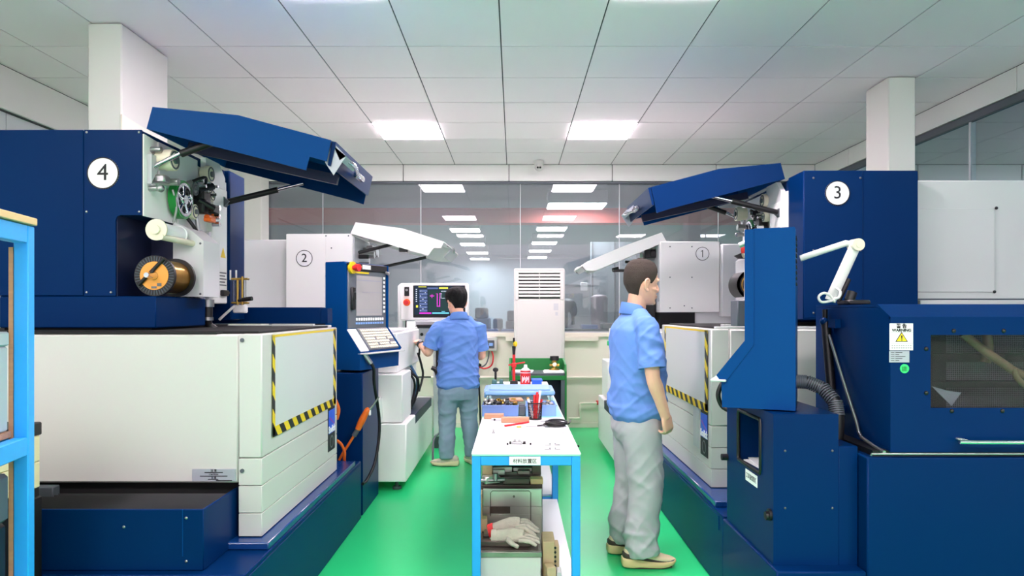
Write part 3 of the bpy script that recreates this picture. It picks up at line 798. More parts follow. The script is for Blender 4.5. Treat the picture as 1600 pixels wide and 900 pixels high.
def blue_base(p, near_box, xb=-2.75):
    """plinth, tank and door; the badge side looks to the aisle"""
    MB().box(xb, -1.04, 2.70, 4.76, 0.0, 0.392, 0.006).build('plinth', 'blue_dark', p)
    MB().box(-1.042, -1.036, 2.74, 4.70, 0.30, 0.375, 0.002).build('plinth_panel', 'blue_dark', p, smooth=False)
    MB().box(xb, -1.046, 2.98, 4.61, 0.392, 0.424, 0.005).build('plinth_ledge', 'blue_gloss', p)
    body = MB().box(xb, -1.204, 3.056, 4.34, 0.66, 1.310, 0.008).build('tank_body', 'white', p)
    MB().box(xb, -1.20, 3.10, 4.34, 0.424, 0.66).build('tank_skirt', 'blackm', p, smooth=False)
    for z0, z1 in ((0.428, 0.528), (0.531, 0.648), (0.651, 0.768), (0.771, 1.311)):
        MB().box(-1.202, -1.10, 3.05, 4.342, z0, z1, 0.002 if z1 < 1 else 0.005).build('side_panel', 'white', p)
    mb = MB()
    for z in (1.285, 0.715):
        mb.cyl((-1.185, 3.052, z), (-1.185, 3.044, z), 0.009, n=12)
    mb.build('screw', 'dgrey', p)
    MB().box(xb + 0.03, -1.14, 3.12, 4.28, 1.310, 1.322, 0.002).box(xb + 0.03, -1.3, 3.06, 3.16, 1.31, 1.318).build('tank_top', 'blackm', p, smooth=False)
    MB().box(-1.9, -1.13, 4.29, 4.33, 1.312, 1.325, 0.002).box(-1.45, -1.2, 4.18, 4.22, 1.322, 1.335, 0.002).build('tank_rail', 'offwhite', p)
    d = MB().box(-1.10, -1.094, 3.20, 4.25, 0.875, 1.292, 0.003).build('tank_door', 'offwhite', p)
    x0, x1 = -1.0945, -1.0925
    MB().box(x0, x1, 3.17, 3.20, 0.845, 1.298).build('hazard_tape', 'tape', d, smooth=False)
    MB().box(x0, x1, 4.235, 4.29, 0.845, 1.300).build('hazard_tape', 'tape', d, smooth=False)
    MB().box(x0, x1, 3.17, 4.29, 0.838, 0.884).build('hazard_tape', 'tape', d, smooth=False)
    MB().box(x0, x1, 3.17, 4.29, 1.293, 1.303).build('hazard_tape', 'yellow', d, smooth=False)
    side_logo(p, 'name_badge', -1.10, 4.13, 4.285, 0.575, 0.84)
    if near_box:
        # box with folded bellows under the tank
        b = MB().box(-2.75, -1.222, 2.742, 2.752, 0.393, 0.634, 0.003).box(-1.228, -1.218, 2.742, 3.10, 0.393, 0.634, 0.003).build('bellows_box', 'blue_dark', p)
        MB().box(-1.30, -1.297, 2.738, 2.743, 0.45, 0.634).build('box_seam', 'blue', b, smooth=False)
        mb = MB()
        for x, z in ((-2.02, 0.565), (-1.53, 0.565), (-1.285, 0.60), (-1.285, 0.43)):
            mb.sphere((x, 2.741, z), (0.006, 0.004, 0.006), u=8, v=6)
        mb.build('screw', 'steel', b)
        pts = []
        nf = 11
        for k in range(nf * 2 + 1):
            pts.append((2.752 + 0.30 * k / (nf * 2), 0.585 + (0.034 if k % 2 else 0.0)))
        mb = MB().prism(pts + [(3.052, 0.56), (2.752, 0.56)], 'x', -2.62, -1.232)
        mb.build('bellows', 'bellows', p, smooth=False)
        MB().box(-2.10, -1.98, 3.0, 3.05, 0.605, 0.655, 0.004).build('bellows_bracket', 'dgrey', p)
        r = MB().box(-1.405, -1.215, 3.05, 3.056, 0.668, 0.722, 0.001).build('rating_plate', 'plate', p, smooth=False)
        for s, sz, dz in (('注 意', 0.012, 0.0475), ('CAUTION', 0.009, 0.031), ('注 意', 0.010, 0.016)):
            text(r, s, sz, (-1.31, 3.0492, 0.668 + dz), (1, 0, 0), (0, 0, 1))
        MB().box(-1.35, -1.27, 3.0488, 3.0499, 0.706, 0.709).box(-1.37, -1.25, 3.0488, 3.0499, 0.690, 0.693).box(-1.335, -1.29, 3.0488, 3.0499, 0.676, 0.679).box(-1.30, -1.23, 3.0488, 3.0499, 0.6705, 0.6745).build('fine_print', 'print', r, smooth=False)

HEAD4, HEAD3 = [], []
m4 = root('wire_cutting_machine', 'blue wire cutting machine numbered 4 with a large white tank and bellows box', 'machine', (-1.7, 3.7, 0), 'blue wire cutting machines')
blue_base(m4, True)
head_parts(HEAD4, m4, -1)
number_disc(HEAD4, m4, '4', (-1.937, 3.295, 2.062), (1, 0, 0), 0.076)
MB().box(-2.4, -1.245, 4.50, 4.62, 1.33, 1.436, 0.004).box(-1.245, -1.20, 4.50, 4.62, 1.33, 1.43, 0.003).build('column_cover', 'blue_dark', m4)
mb = MB()
for k in range(4):
    mb.cyl((-1.70 + 0.022 * k, 4.24, 1.47), (-1.70 + 0.022 * k, 4.24, 1.60), 0.009, n=12)
fm = mb.build('flow_meter', 'glass_clear', m4)
MB().cyl((-1.668, 4.22, 1.45), (-1.668, 4.22, 1.60), 0.007).cyl((-1.64, 4.22, 1.45), (-1.64, 4.22, 1.62), 0.006).box(-1.71, -1.61, 4.22, 4.26, 1.455, 1.468, 0.004).box(-1.71, -1.61, 4.22, 4.26, 1.60, 1.612, 0.003).build('brass_tubes', 'brass', fm)
MB().cyl((-1.72, 4.24, 1.60), (-1.72, 4.24, 1.66), 0.005).cyl((-1.685, 4.24, 1.60), (-1.685, 4.24, 1.66), 0.005).tube([(-1.69, 4.22, 1.44), (-1.75, 4.20, 1.38), (-1.77, 4.2, 1.36)], 0.008).box(-1.70, -1.62, 4.22, 4.26, 1.40, 1.45, 0.006).build('white_tubes', 'paper', fm)
MB().cyl((-1.63, 4.20, 1.48), (-1.57, 4.19, 1.487), 0.013).cyl((-1.66, 4.21, 1.475), (-1.63, 4.2, 1.48), 0.008).build('tap', 'black', fm)

m3 = root('wire_cutting_machine', 'navy wire cutting machine numbered 3, its white tank right of the standing man', 'machine', (-1.7, 3.7, 0), 'blue wire cutting machines')
blue_base(m3, False, -2.43)
head_parts(HEAD3, m3, 1)
dd = number_disc(HEAD3, m3, '3', (-1.935, 4.495, 2.128), (-1, 0, 0), 0.076)
for o in HEAD3:                                       # its head has travelled along the table
    o.location.y -= 0.50
    o.location.x -= 0.03
MB().prism([(-1.70, 1.42), (-1.62, 1.44), (-1.62, 1.76), (-1.70, 1.82)], 'y', 3.38, 3.42).build('reel_guard', 'white_lit', m3, smooth=False)
MB().box(-1.40, -1.19, 4.40, 4.52, 1.33, 1.47, 0.004).build('head_tray', 'dgrey', m3)
MB().box(-1.10, -1.096, 3.965, 4.105, 0.595, 0.865, 0.002).box(-1.097, -1.0945, 3.985, 4.085, 0.61, 0.85, 0.001).build('grip_strip', 'lgrey', m3, smooth=False)
m3.location = (1.7, 8.24 - 3.7, 0)
m3.rotation_euler.z = PI

def wire_spool(name, label, loc, body_m, label_m, r=0.095, L=0.21):
    """reel of cutting wire, axis towards the front"""
    x, y, z = loc
    s = root(name, label, 'wire reel', (x, y, z - r))
    f = MB().ring((x, y, z), (x, y + 0.018, z), r, 0.02, n=44).build('flange', body_m, s)
    mb = MB()
    for k in range(44):
        a = 2 * PI * k / 44
        mb.box(-0.0022, 0.0022, -0.003, 0.002, r * 0.72, r * 0.97)
    mb.bm.free(); mb = MB()
    for k in range(40):
        a = 2 * PI * k / 40
        d = Vector((math.cos(a), 0, math.sin(a)))
        mb.tube([Vector((x, y - 0.001, z)) + d * r * 0.72, Vector((x, y - 0.001, z)) + d * r * 0.96], 0.0026, n=5, sub=1)
    mb.build('flange_ribs', 'dgrey' if body_m == 'black' else 'white', f)
    MB().ring((x, y + L - 0.018, z), (x, y + L, z), r, 0.02, n=44).build('flange', body_m, s)
    w = MB()
    rr = r * 0.80
    w.cyl((x, y + 0.018, z), (x, y + L - 0.018, z), rr, n=40)
    for k in range(24):
        yy = y + 0.024 + k * (L - 0.048) / 24
        w.ring((x, yy, z), (x, yy + 0.004, z), rr + 0.002, rr - 0.004, n=36)
    w.build('wire_winding', 'brass', s)
    lb = MB().ring((x, y - 0.004, z), (x, y, z), r * 0.70, 0.02, n=36).build('reel_label', label_m, s)
    MB().box(x - 0.012, x + 0.012, y - 0.0055, y - 0.004, z - 0.06, z - 0.05).box(x + 0.015, x + 0.035, y - 0.0055, y - 0.004, z - 0.05, z - 0.035).build('label_print', 'print_g', lb, smooth=False)
    sp = MB().cyl((x, y - 0.075, z), (x, y + 0.01, z), 0.012, 0.021).build('spindle', 'chrome', s)
    a = math.radians(50)
    MB().tube([(x - 0.07, y - 0.010, z - 0.045), (x + 0.05, y - 0.010, z + 0.08)], 0.009, sub=1).build('clamp_bar', 'black', sp)
    return s
wire_spool('wire_reel', 'black reel of brass wire with orange label in the recess of machine 4', (-1.70, 3.305, 1.579), 'black', 'orange_l', 0.096, 0.22)
r = root('wire_roller', 'white plastic roller above the black wire reel of machine 4', 'roller', (-1.70, 3.36, 1.75))
MB().cyl((-1.705, 3.33, 1.80), (-1.705, 3.34, 1.80), 0.051, n=32).cyl((-1.705, 3.315, 1.80), (-1.705, 3.33, 1.80), 0.022).build('flange', 'cream', r)
MB().cyl((-1.705, 3.34, 1.80), (-1.705, 3.56, 1.80), 0.040, n=32).ring((-1.705, 3.55, 1.80), (-1.705, 3.56, 1.80), 0.046, 0.02).build('barrel', 'paper', r)
MB().cyl((-1.68, 3.32, 1.765), (-1.655, 3.60, 1.76), 0.015).build('guide_tube', 'cream', r)
# reel and lever at machine 3
r = root('wire_reel', 'black wire reel half hidden behind the blue console of machine 3', 'wire reel', (1.70, 5.0, 1.5))
c = Vector((1.685, 4.95, 1.60))
MB().ring(c, c + Vector((0, 0.2, 0)), 0.105, 0.085, n=40).ring(c, c + Vector((0, 0.012, 0)), 0.105, 0.03, n=40).build('flange', 'black', r)
MB().cyl(c + Vector((0, 0.012, 0)), c + Vector((0, 0.19, 0)), 0.08, n=32).ring(c + Vector((0, -0.004, 0)), c, 0.075, 0.068).build('wire_winding', 'brass', r)
MB().cyl(c + Vector((0, -0.03, 0)), c + Vector((0, 0.02, 0)), 0.03).box(c.x - 0.05, c.x + 0.05, c.y - 0.006, c.y, c.z - 0.01, c.z + 0.01).build('hub', 'steel', r)
r = root('wire_brake', 'black bracket arm with a pale roller above the reel of machine 3', 'bracket', (1.62, 4.9, 1.74))
MB().prism([(1.55, 1.80), (1.61, 1.825), (1.70, 1.80), (1.70, 1.72), (1.66, 1.73), (1.64, 1.78), (1.58, 1.78)], 'y', 4.90, 4.93).build('lever', 'black', r, smooth=False)
MB().cyl((1.60, 4.88, 1.80), (1.76, 4.90, 1.86), 0.02).build('roller', 'cream', r)

# ---------------------------------------------------------------- operator consoles of the blue machines
def blue_console(label, second):
    r = root('operator_console', label, 'control console', (-1.17, 5.1, 0), 'blue operator consoles')
    xb, xf = -1.305, -1.043
    if not second:
        MB().box(-1.33, xf, 4.82, 5.385, 0.0, 0.985, 0.006).build('cabinet', 'blue_dark', r)
    else:
        mb = MB().box(xb, xf, 4.82, 5.43, 0.0, 0.72).box(xb, xf, 4.82, 5.43, 0.957, 0.997)
        mb.box(xb, xf, 4.82, 4.985, 0.72, 0.957).box(xb, xf, 5.29, 5.43, 0.72, 0.957).box(xb, -1.26, 4.985, 5.29, 0.72, 0.957)
        cb = mb.build('cabinet', 'blue_dark', r, smooth=False)
        MB().box(-1.385, xb, 4.86, 5.428, 0.0, 0.868, 0.004).build('side_locker', 'blue_dark', r)
        MB().box(-1.383, -1.03, 4.79, 5.50, 0.0, 0.39, 0.006).build('cabinet_plinth', 'blue_dark', r)
        mb = MB()
        z0, z1 = 0.72, 0.957
        ring = [(4.99, z0 + 0.02), (5.0, z0 + 0.004), (5.28, z0 + 0.004), (5.288, z0 + 0.02), (5.288, z1 - 0.02), (5.28, z1 - 0.004), (5.0, z1 - 0.004), (4.99, z1 - 0.02), (4.99, z0 + 0.02)]
        mb.tube([(xf, y, z) for y, z in ring], 0.0085, sub=1)
        mb.build('opening_trim', 'black', cb)
        MB().box(xf + 0.001, xf + 0.003, 5.10, 5.25, 0.655, 0.705).build('paper_sign', 'paper', cb, smooth=False)
        text(cb, '工具放置区', 0.026, (xf + 0.0035, 5.175, 0.68), (0, 1, 0), (0, 0, 1), 'print_g', name='sign_lettering')
        MB().cyl((xf, 5.40, 0.58), (xf + 0.022, 5.40, 0.58), 0.017).cyl((xf, 5.40, 0.585), (xf + 0.01, 5.40, 0.585), 0.024).build('cabinet_lock', 'black', cb)
        MB().cyl((xf, 4.83, 0.70), (xf + 0.03, 4.83, 0.70), 0.016).build('rubber_stop', 'black', cb)
        mb = MB()
        for x, z in ((-1.09, 0.85), (-1.28, 0.85), (-1.09, 0.62), (-1.28, 0.62)):
            mb.sphere((x, 5.431, z), (0.005, 0.004, 0.005), u=8, v=6)
        mb.sphere((xf, 5.18, 0.30), (0.004, 0.006, 0.006), u=8, v=6)
        mb.build('screw', 'dgrey', cb)
    # swivelling monitor housing: local x = outwards, y = along the face
    th = math.atan2(0.39, 0.92)
    t = Vector((0.39, 0.92, 0)).normalized(); n = Vector((0.92, -0.39, 0)).normalized()
    O = Vector((-1.168, 4.85, 0)) if not second else Vector((-1.186, 4.86, 0))
    P = Matrix(((n.x, t.x, 0, O.x), (n.y, t.y, 0, O.y), (0, 0, 1, 0), (0, 0, 0, 1)))
    W = 0.49
    prof = [(0, 1.742), (-0.012, 1.757), (-0.168, 1.757), (-0.172, 1.75), (-0.172, 1.003), (0.118, 1.003), (0.122, 1.13), (0.006, 1.283)]
    h = MB().prism(prof, 'y', 0, W).build('monitor_housing', 'blue', r, smooth=False, place=P)
    MB().prism([(0.026, 1.754), (-0.01, 1.754), (-0.01, 1.27), (0.112, 1.10), (0.142, 1.138), (0.026, 1.288)], 'y', W, W + 0.006).build('cheek_plate', 'blue', h, smooth=False, place=P)
    MB().box(-0.13, -0.02, 0.12, 0.36, 0.98, 1.004).cyl((-0.08, 0.24, 0.97), (-0.08, 0.24, 1.004), 0.08).build('swivel', 'black', r, place=P)
    MB().box(0.0, 0.012, 0.015, W - 0.006, 1.29, 1.70, 0.004).build('bezel', 'bezel', r, place=P)
    MB().box(0.0, 0.02, 0.01, W, 1.70, 1.75, 0.004).build('switch_strip', 'black', r, place=P)
    MB().box(0.02, 0.022, 0.17, 0.27, 1.712, 1.742).build('switch_label', 'paper', r, smooth=False, place=P)
    MB().box(0.02, 0.026, 0.115, 0.13, 1.72, 1.735, 0.002).box(0.02, 0.026, 0.14, 0.155, 1.72, 1.735, 0.002).build('small_switch', 'orange_l', r, place=P)
    MB().cyl((0.02, W - 0.02, 1.70), (0.05, W - 0.02, 1.69), 0.012).build('key_switch', 'steel', r, place=P)
    MB().cyl((0.012, 0.05, 1.715), (0.03, 0.05, 1.715), 0.043, n=28).build('stop_ring', 'yellow', r, place=P)
    MB().cyl((0.03, 0.05, 1.715), (0.05, 0.05, 1.715), 0.017).cyl((0.05, 0.05, 1.715), (0.078, 0.05, 1.715), 0.026, n=24).build('stop_button', 'red', r, place=P)
    MB().box(0.012, 0.0135, 0.10, 0.26, 1.68, 1.692).build('yellow_strip', 'yellow', r, smooth=False, place=P)
    MB().box(0.012, 0.015, 0.105, 0.425, 1.378, 1.665, 0.002).build('screen', 'screen_off', r, smooth=False, place=P)
    mb = MB()
    mb.box(0.015, 0.0155, 0.11, 0.42, 1.628, 1.636).box(0.015, 0.0155, 0.17, 0.42, 1.545, 1.549).box(0.015, 0.0155, 0.11, 0.42, 1.402, 1.406).box(0.015, 0.0155, 0.11, 0.42, 1.42, 1.423)
    mb.build('screen_lines', material('dim_screen_line', (150, 150, 164), 0.4), r, smooth=False, place=P)
    mb = MB()
    for k in range(12):
        yy = 0.10 + 0.0295 * k
        mb.box(0.012, 0.019, yy, yy + 0.018, 1.343, 1.363, 0.002)
    for k in range(9):
        mb.box(0.012, 0.019, 0.442, 0.462, 1.40 + 0.031 * k, 1.418 + 0.031 * k, 0.002)
    mb.build('soft_key', 'paper', r, place=P)
    mb = MB()
    for k in range(12):
        yy = 0.10 + 0.0295 * k
        mb.box(0.012, 0.017, yy, yy + 0.018, 1.318, 1.332)
    mb.build('soft_key_legend', 'bin_light', r, smooth=False, place=P)
    MB().box(0.012, 0.03, 0.035, 0.08, 1.42, 1.58, 0.006).box(0.03, 0.037, 0.04, 0.075, 1.49, 1.545, 0.004).build('card_slot', 'black', r, place=P)
    # sloping keyboard
    a = math.atan2(0.122 - 0.006, 1.283 - 1.13)
    K = P @ Matrix.Translation((0.064, 0, 1.2065)) @ Matrix.Rotation(-a, 4, 'Y')
    MB().box(-0.004, 0.008, 0.004, 0.10, -0.095, 0.095, 0.003).build('side_plate', 'paper', r, place=K)
    kb = MB().box(-0.004, 0.014, 0.105, W - 0.006, -0.09, 0.098, 0.004).build('keyboard', 'bezel', r, place=K)
    mb = MB()
    for rr_ in range(7):
        for c_ in range(15):
            if (rr_ in (1, 3) and c_ % 6 == 5) or (rr_ == 2 and c_ > 11):
                continue
            yy = 0.122 + c_ * 0.0235; zz = -0.082 + rr_ * 0.024
            mb.box(0.014, 0.020, yy, yy + 0.018, zz, zz + 0.017)
    mb.build('keys', 'cream', kb, smooth=False, place=K)
    mb = MB()
    for rr_ in range(7):
        zz = -0.083 + rr_ * 0.024
        mb.box(0.0138, 0.0148, 0.118, W - 0.014, zz + 0.018, zz + 0.0235)
    mb.build('key_rows', 'print_g', kb, smooth=False, place=K)
    MB().box(0.10, 0.165, 0.0, W + 0.02, 1.112, 1.122, 0.003).build('hand_rail', 'offwhite', r, place=P)
    if second:
        mb = MB()
        for k in range(9):
            mb.box(-0.176, -0.171, W - 0.16, W - 0.03, 1.52 + 0.024 * k, 1.53 + 0.024 * k)
        mb.build('vent', 'blackm', r, smooth=False, place=P)
    return r, P
con4, P4 = blue_console('blue operator console with grey screen beside machine 4', False)
con3, P3 = blue_console('blue operator console seen edge on beside machine 3, white paper sign on its side', True)
con3.location = (1.17, 8.24 - 5.1, 0)
con3.rotation_euler.z = PI
# cables and the air gun at console 4
r = root('console_cable', 'black cable hanging from the keyboard of the left blue console', 'cable', (-1.0, 4.9, 0.2))
MB().tube([P4 @ Vector((0.12, 0.06, 1.09)), P4 @ Vector((0.16, 0.10, 1.02)), (-0.985, 4.93, 0.90), (-0.965, 5.02, 0.60), (-0.985, 4.97, 0.35), (-1.02, 4.85, 0.24), (-1.035, 4.78, 0.23)], 0.011).build('cable', 'black', r)
MB().tube([P4 @ Vector((0.115, 0.05, 1.115)), P4 @ Vector((0.15, 0.085, 1.045))], 0.018, sub=1).build('strain_relief', 'steel', r)
r = root('air_gun', 'orange air blow gun with orange hose hanging on the left blue console', 'air gun', (-1.0, 4.72, 0.43))
y = 4.74
A = lambda u, v, yy=y: at(u, v, yy)
MB().tube([A(559, 671), A(566, 656), A(573, 643), A(577, 638)], [0.02, 0.024, 0.021, 0.014]).build('handle', 'orange', r)
MB().tube([A(577, 640), A(584, 632), A(592, 620)], [0.012, 0.007, 0.005], sub=2).build('nozzle', 'steel', r)
MB().box(*(lambda p: (p.x - 0.006, p.x + 0.006, p.y - 0.01, p.y + 0.01, p.z - 0.035, p.z + 0.005))(A(578, 641)), 0.003).build('trigger', 'paper', r)
MB().cyl(A(553, 681), A(559, 671), 0.017).build('hose_joint', 'dgrey', r)
MB().tube([A(553, 681), A(545, 694), A(537, 706), A(530, 719)], 0.009).build('hose', 'orange', r)
r = root('orange_hose', 'loop of orange air hose on the blue ledge behind machine 4', 'hose', (-1.1, 4.66, 0.43))
MB().tube([at(526, 688, 4.60), at(533, 694, 4.62), at(538, 705, 4.63), at(538, 716, 4.64), at(538, 722, 4.66)], 0.010).build('hose', 'orange', r)
MB().tube([at(524, 625, 4.6), at(529, 640, 4.6), at(526, 655, 4.6)], 0.012).build('hose', 'orange', r)

# ---------------------------------------------------------------- white machines (number two as built, number one turned round)
def white_machine(label, second):
    r = root('white_cutting_machine', label, 'machine', (-1.5, 6.4, 0), 'white wire cutting machines')
    MB().box(-2.3, -0.84, 5.46, 7.25, 0.075, 0.53, 0.008).build('base', 'white_lit', r)
    mb = MB()
    for x in (-0.93, -2.2):
        for yy in (5.56, 7.15):
            mb.cyl((x, yy, 0.0), (x, yy, 0.02), 0.035).cyl((x, yy, 0.02), (x, yy, 0.08), 0.015)
    mb.build('feet', 'dgrey', r)
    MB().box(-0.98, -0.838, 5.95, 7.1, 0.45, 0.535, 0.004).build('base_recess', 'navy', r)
    MB().box(-2.3, -0.875, 5.49, 5.94, 0.535, 0.915, 0.008).box(-2.3, -0.96, 5.95, 6.88, 0.535, 0.915, 0.008).build('tank_lower', 'white_lit', r)
    MB().box(-2.3, -0.935, 5.58, 6.88, 0.917, 1.235, 0.008).build('tank_upper', 'white_lit', r)
    MB().box(-2.25, -0.98, 5.62, 6.85, 1.235, 1.25, 0.003).build('tank_rim', 'grey_lit', r)
    if not second:
        MB().box(-1.075, -1.03, 5.40, 5.49, 0.535, 0.74, 0.01).build('side_handle', 'white_lit', r)
        MB().box(-0.96, -0.952, 6.1, 6.6, 0.60, 0.90, 0.004).build('valve_panel', 'lgrey', r)
        mb = MB()
        for k, (y0, x) in enumerate(((6.2, 0.0), (6.28, 0.02), (6.36, 0.01))):
            mb.tube([(-0.95, y0, 0.88), (-0.89 + x, y0 + 0.02, 0.80), (-0.90 + x, y0 + 0.10, 0.68), (-0.92, y0 - 0.04, 0.54)], 0.011)
        mb.build('coolant_hoses', 'black', r)
        MB().tube([(-0.93, 6.3, 0.92), (-0.88, 6.34, 0.80), (-0.90, 6.42, 0.66), (-0.92, 6.30, 0.54)], 0.011).build('coolant_hose', material('blue_hose', (70, 110, 150), 0.4), r)
    H = []
    H.append(MB().box(-1.875, -1.33, 5.75, 6.45, 1.40, 2.048, 0.008).build('head', 'white_lit', r))
    if not second:
        MB().box(-1.548, -1.335, 5.744, 5.752, 1.41, 2.045, 0.002).box(-1.872, -1.552, 5.744, 5.752, 1.41, 2.045, 0.002).build('head_panel', 'white_lit', H[0], smooth=False)
    mb = MB()
    sy, sx = (6.451, 1) if second else (5.743, 1)
    for x, z in (((-1.42, 2.0), (-1.42, 1.72), (-1.42, 1.44), (-1.62, 2.0), (-1.62, 1.72), (-1.62, 1.44), (-1.55, 1.46)) if second else ((-1.545, 2.03), (-1.36, 2.03), (-1.545, 1.70), (-1.50, 1.93))):
        mb.sphere((x, sy, z), (0.006, 0.004, 0.006), u=8, v=6)
    mb.build('screw', 'dgrey', H[0])
    H.append(MB().box(-2.31, -1.88, 5.95, 6.5, 1.36, 2.02, 0.008).build('head_rear', 'grey_lit', r))
    H.append(MB().box(-1.66 if second else -1.8, -1.34, 5.8, 6.4, 1.25, 1.40).build('head_seal', 'blackm', r, smooth=False))
    if second:
        H.append(MB().box(-2.2, -1.66, 5.9, 6.38, 1.25, 1.40, 0.004).build('head_foot', 'grey_lit', r))
    # open wire drive seen under the hood
    X = -1.33
    d = MB().box(X, X + 0.01, 5.78, 6.42, 1.50, 2.03, 0.003).build('drive_plate', 'lgrey', r); H.append(d)
    mb = MB()
    rng = random.Random(3)
    for k in range(14):
        yy, z = rng.uniform(5.84, 6.36), rng.uniform(1.6, 1.97); rad = rng.uniform(0.018, 0.045)
        mb.cyl((X + 0.01, yy, z), (X + rng.uniform(0.05, 0.13), yy, z), rad, n=14)
    mb.build('pulley', 'steel', d)
    mb = MB()
    for k in range(9):
        yy, z = rng.uniform(5.82, 6.34), rng.uniform(1.55, 1.92)
        mb.box(X + 0.01, X + rng.uniform(0.06, 0.12), yy, yy + rng.uniform(0.03, 0.07), z, z + rng.uniform(0.03, 0.10), 0.005)
    mb.build('guide_block', 'black', d)
    H.append(MB().box(X + 0.01, X + 0.11, 6.16, 6.30, 1.30, 1.62, 0.006).cyl((X + 0.06, 6.05, 1.27), (X + 0.06, 6.05, 1.5), 0.03).build('axis_column', 'black' if second else 'grey_lit', r))
    # hood
    P = [(-1.345, 2.05), (-1.303, 2.143), (-0.92, 2.093), (-0.575, 1.983), (-0.51, 1.93), (-0.575, 1.86), (-0.662, 1.93), (-0.705, 1.868)]
    if second:
        P = [(-1.345, 2.05), (-1.320, 2.140), (-0.95, 2.098), (-0.575, 2.035), (-0.51, 2.005), (-0.535, 1.955), (-0.60, 1.985), (-0.63, 1.935)]
    y0, y1, t = 5.75, 6.42, 0.006
    hood = MB().prism([P[1], P[2], P[3], P[4], (P[4][0], P[4][1] - t), (P[3][0], P[3][1] - t), (P[2][0], P[2][1] - t), (P[1][0], P[1][1] - t)], 'y', y0 + t, y1 - t).prism([P[0], P[1], (P[1][0] + t, P[1][1] - t), (P[0][0] + t, P[0][1])], 'y', y0 + t, y1 - t).build('hood', 'white_lit', r, smooth=False)
    MB().prism(P[:4] + [(P[3][0] - 0.025, P[3][1] - 0.053), P[6], P[7]], 'y', y0, y0 + t).build('hood_side', 'white_lit', hood, smooth=False)
    MB().prism(P[:6] + [P[7]], 'y', y1 - t, y1).build('hood_side', 'white_lit', hood, smooth=False)
    MB().prism([P[4], P[5], (P[5][0] - t, P[5][1]), (P[4][0] - t, P[4][1])], 'y', y0 + 0.03, y1).build('hood_lip', 'lgrey', hood, smooth=False)
    MB().tube([(-0.55, y0 + 0.02, P[4][1] + 0.02), (-0.50, y0 + 0.05, P[4][1]), (-0.505, y0 + 0.14, P[4][1] - 0.03)], 0.008).build('hood_catch', 'steel', hood)
    s = MB().cyl((-1.30, 5.85, 1.90), (-1.02, 5.85, 1.97), 0.014).build('gas_strut', 'black', r)
    s2 = MB().cyl((-1.25, 6.36, 1.80), (-0.80, 6.36, 1.90), 0.014).build('gas_strut', 'black', r)
    MB().box(-0.95, -0.88, y0 + 0.02, y0 + 0.06, 1.90, 1.94, 0.004).build('strut_bracket', 'black', s)
    if second:
        for o in (hood, s, s2):                           # this hood hangs a little lower, turned about its hinge
            hinge = Vector((-1.345 + 1.5, 0, 2.05))
            o.matrix_basis = Matrix.Translation(hinge) @ Matrix.Rotation(math.radians(13), 4, 'Y') @ Matrix.Translation(-hinge) @ Matrix.Diagonal((0.97, 1, 1, 1))
    if second:
        number_disc(H, r, '1', (-1.715, 6.452, 1.935), (-1, 0, 0), 0.062)
    else:
        number_disc(H, r, '2', (-1.722, 5.743, 1.845), (1, 0, 0), 0.068)
    return r, H, hood, s
m2, H2, hd2, st2 = white_machine('white wire cutting machine with a round number 2 and raised white hood', False)
m1, H1, hd1, st1 = white_machine('white wire cutting machine with a round number 1, behind the standing man in grey trousers', True)
m1.location = (1.5 + 0.05, 12.83 - 6.4, 0)
m1.rotation_euler.z = PI
for o in H1:
    o.location.x += 0.045
MB().box(-1.0, -0.93, 5.47, 5.52, 1.05, 1.10, 0.004).build('green_button_box', 'sticker_green', m1)
# operator panel of machine 2
r = root('operator_station', 'white operator console with a lit black screen behind the man in jeans', 'control console', (-0.85, 7.35, 0))
y = 7.18
MB().box(-1.17, -0.47, y, y + 0.16, 1.315, 1.70, 0.012).build('monitor_housing', 'white_lit', r)
MB().box(-1.20, -1.13, y + 0.02, y + 0.17, 1.10, 1.69, 0.02).build('housing_side', 'grey_lit', r)
MB().box(-1.035, -0.50, y - 0.006, y + 0.004, 1.345, 1.675, 0.006).build('bezel', 'black', r)
sc = MB().box(-1.02, -0.515, y - 0.008, y - 0.004, 1.375, 1.668).build('screen', 'screen_bg', r, smooth=False)
def sq(m, rects, nm='screen_graphics'):
    mb = MB()
    for a in rects:
        mb.box(-1.02 + a[0] * 0.505, -1.02 + a[1] * 0.505, y - 0.0092, y - 0.0078, 1.375 + a[2] * 0.293, 1.375 + a[3] * 0.293)
    mb.build(nm, m, sc, smooth=False)
rng = random.Random(5)
sq('scr_dark', [(0.28, 0.72, 0.12, 0.86)])
sq('scr_yel', [(0.50, 0.68, 0.90, 0.96), (0.03, 0.07, 0.25, 0.33), (0.12, 0.17, 0.80, 0.85), (0.08, 0.24, 0.96, 0.985), (0.70, 0.77, 0.44, 0.47)])
sq('scr_mag', [(0.455, 0.47, 0.28, 0.74), (0.505, 0.52, 0.28, 0.74), (0.455, 0.52, 0.28, 0.31), (0.43, 0.47, 0.72, 0.75), (0.505, 0.53, 0.72, 0.75), (0.31, 0.40, 0.64, 0.67), (0.345, 0.365, 0.58, 0.70), (0.10, 0.34, 0.03, 0.07), (0.335, 0.375, 0.68, 0.71)])
sq('scr_white', [(0.53, 0.545, 0.58, 0.72), (0.53, 0.63, 0.56, 0.585), (0.53, 0.56, 0.72, 0.745), (0.54, 0.67, 0.80, 0.835)])
sq('scr_blue', [(0.10, 0.26, 0.10 + 0.115 * k, 0.185 + 0.115 * k) for k in range(7)] + [(0.26, 0.48, 0.89, 0.95), (0.70, 0.90, 0.55, 0.9), (0.72, 0.9, 0.1, 0.4)])
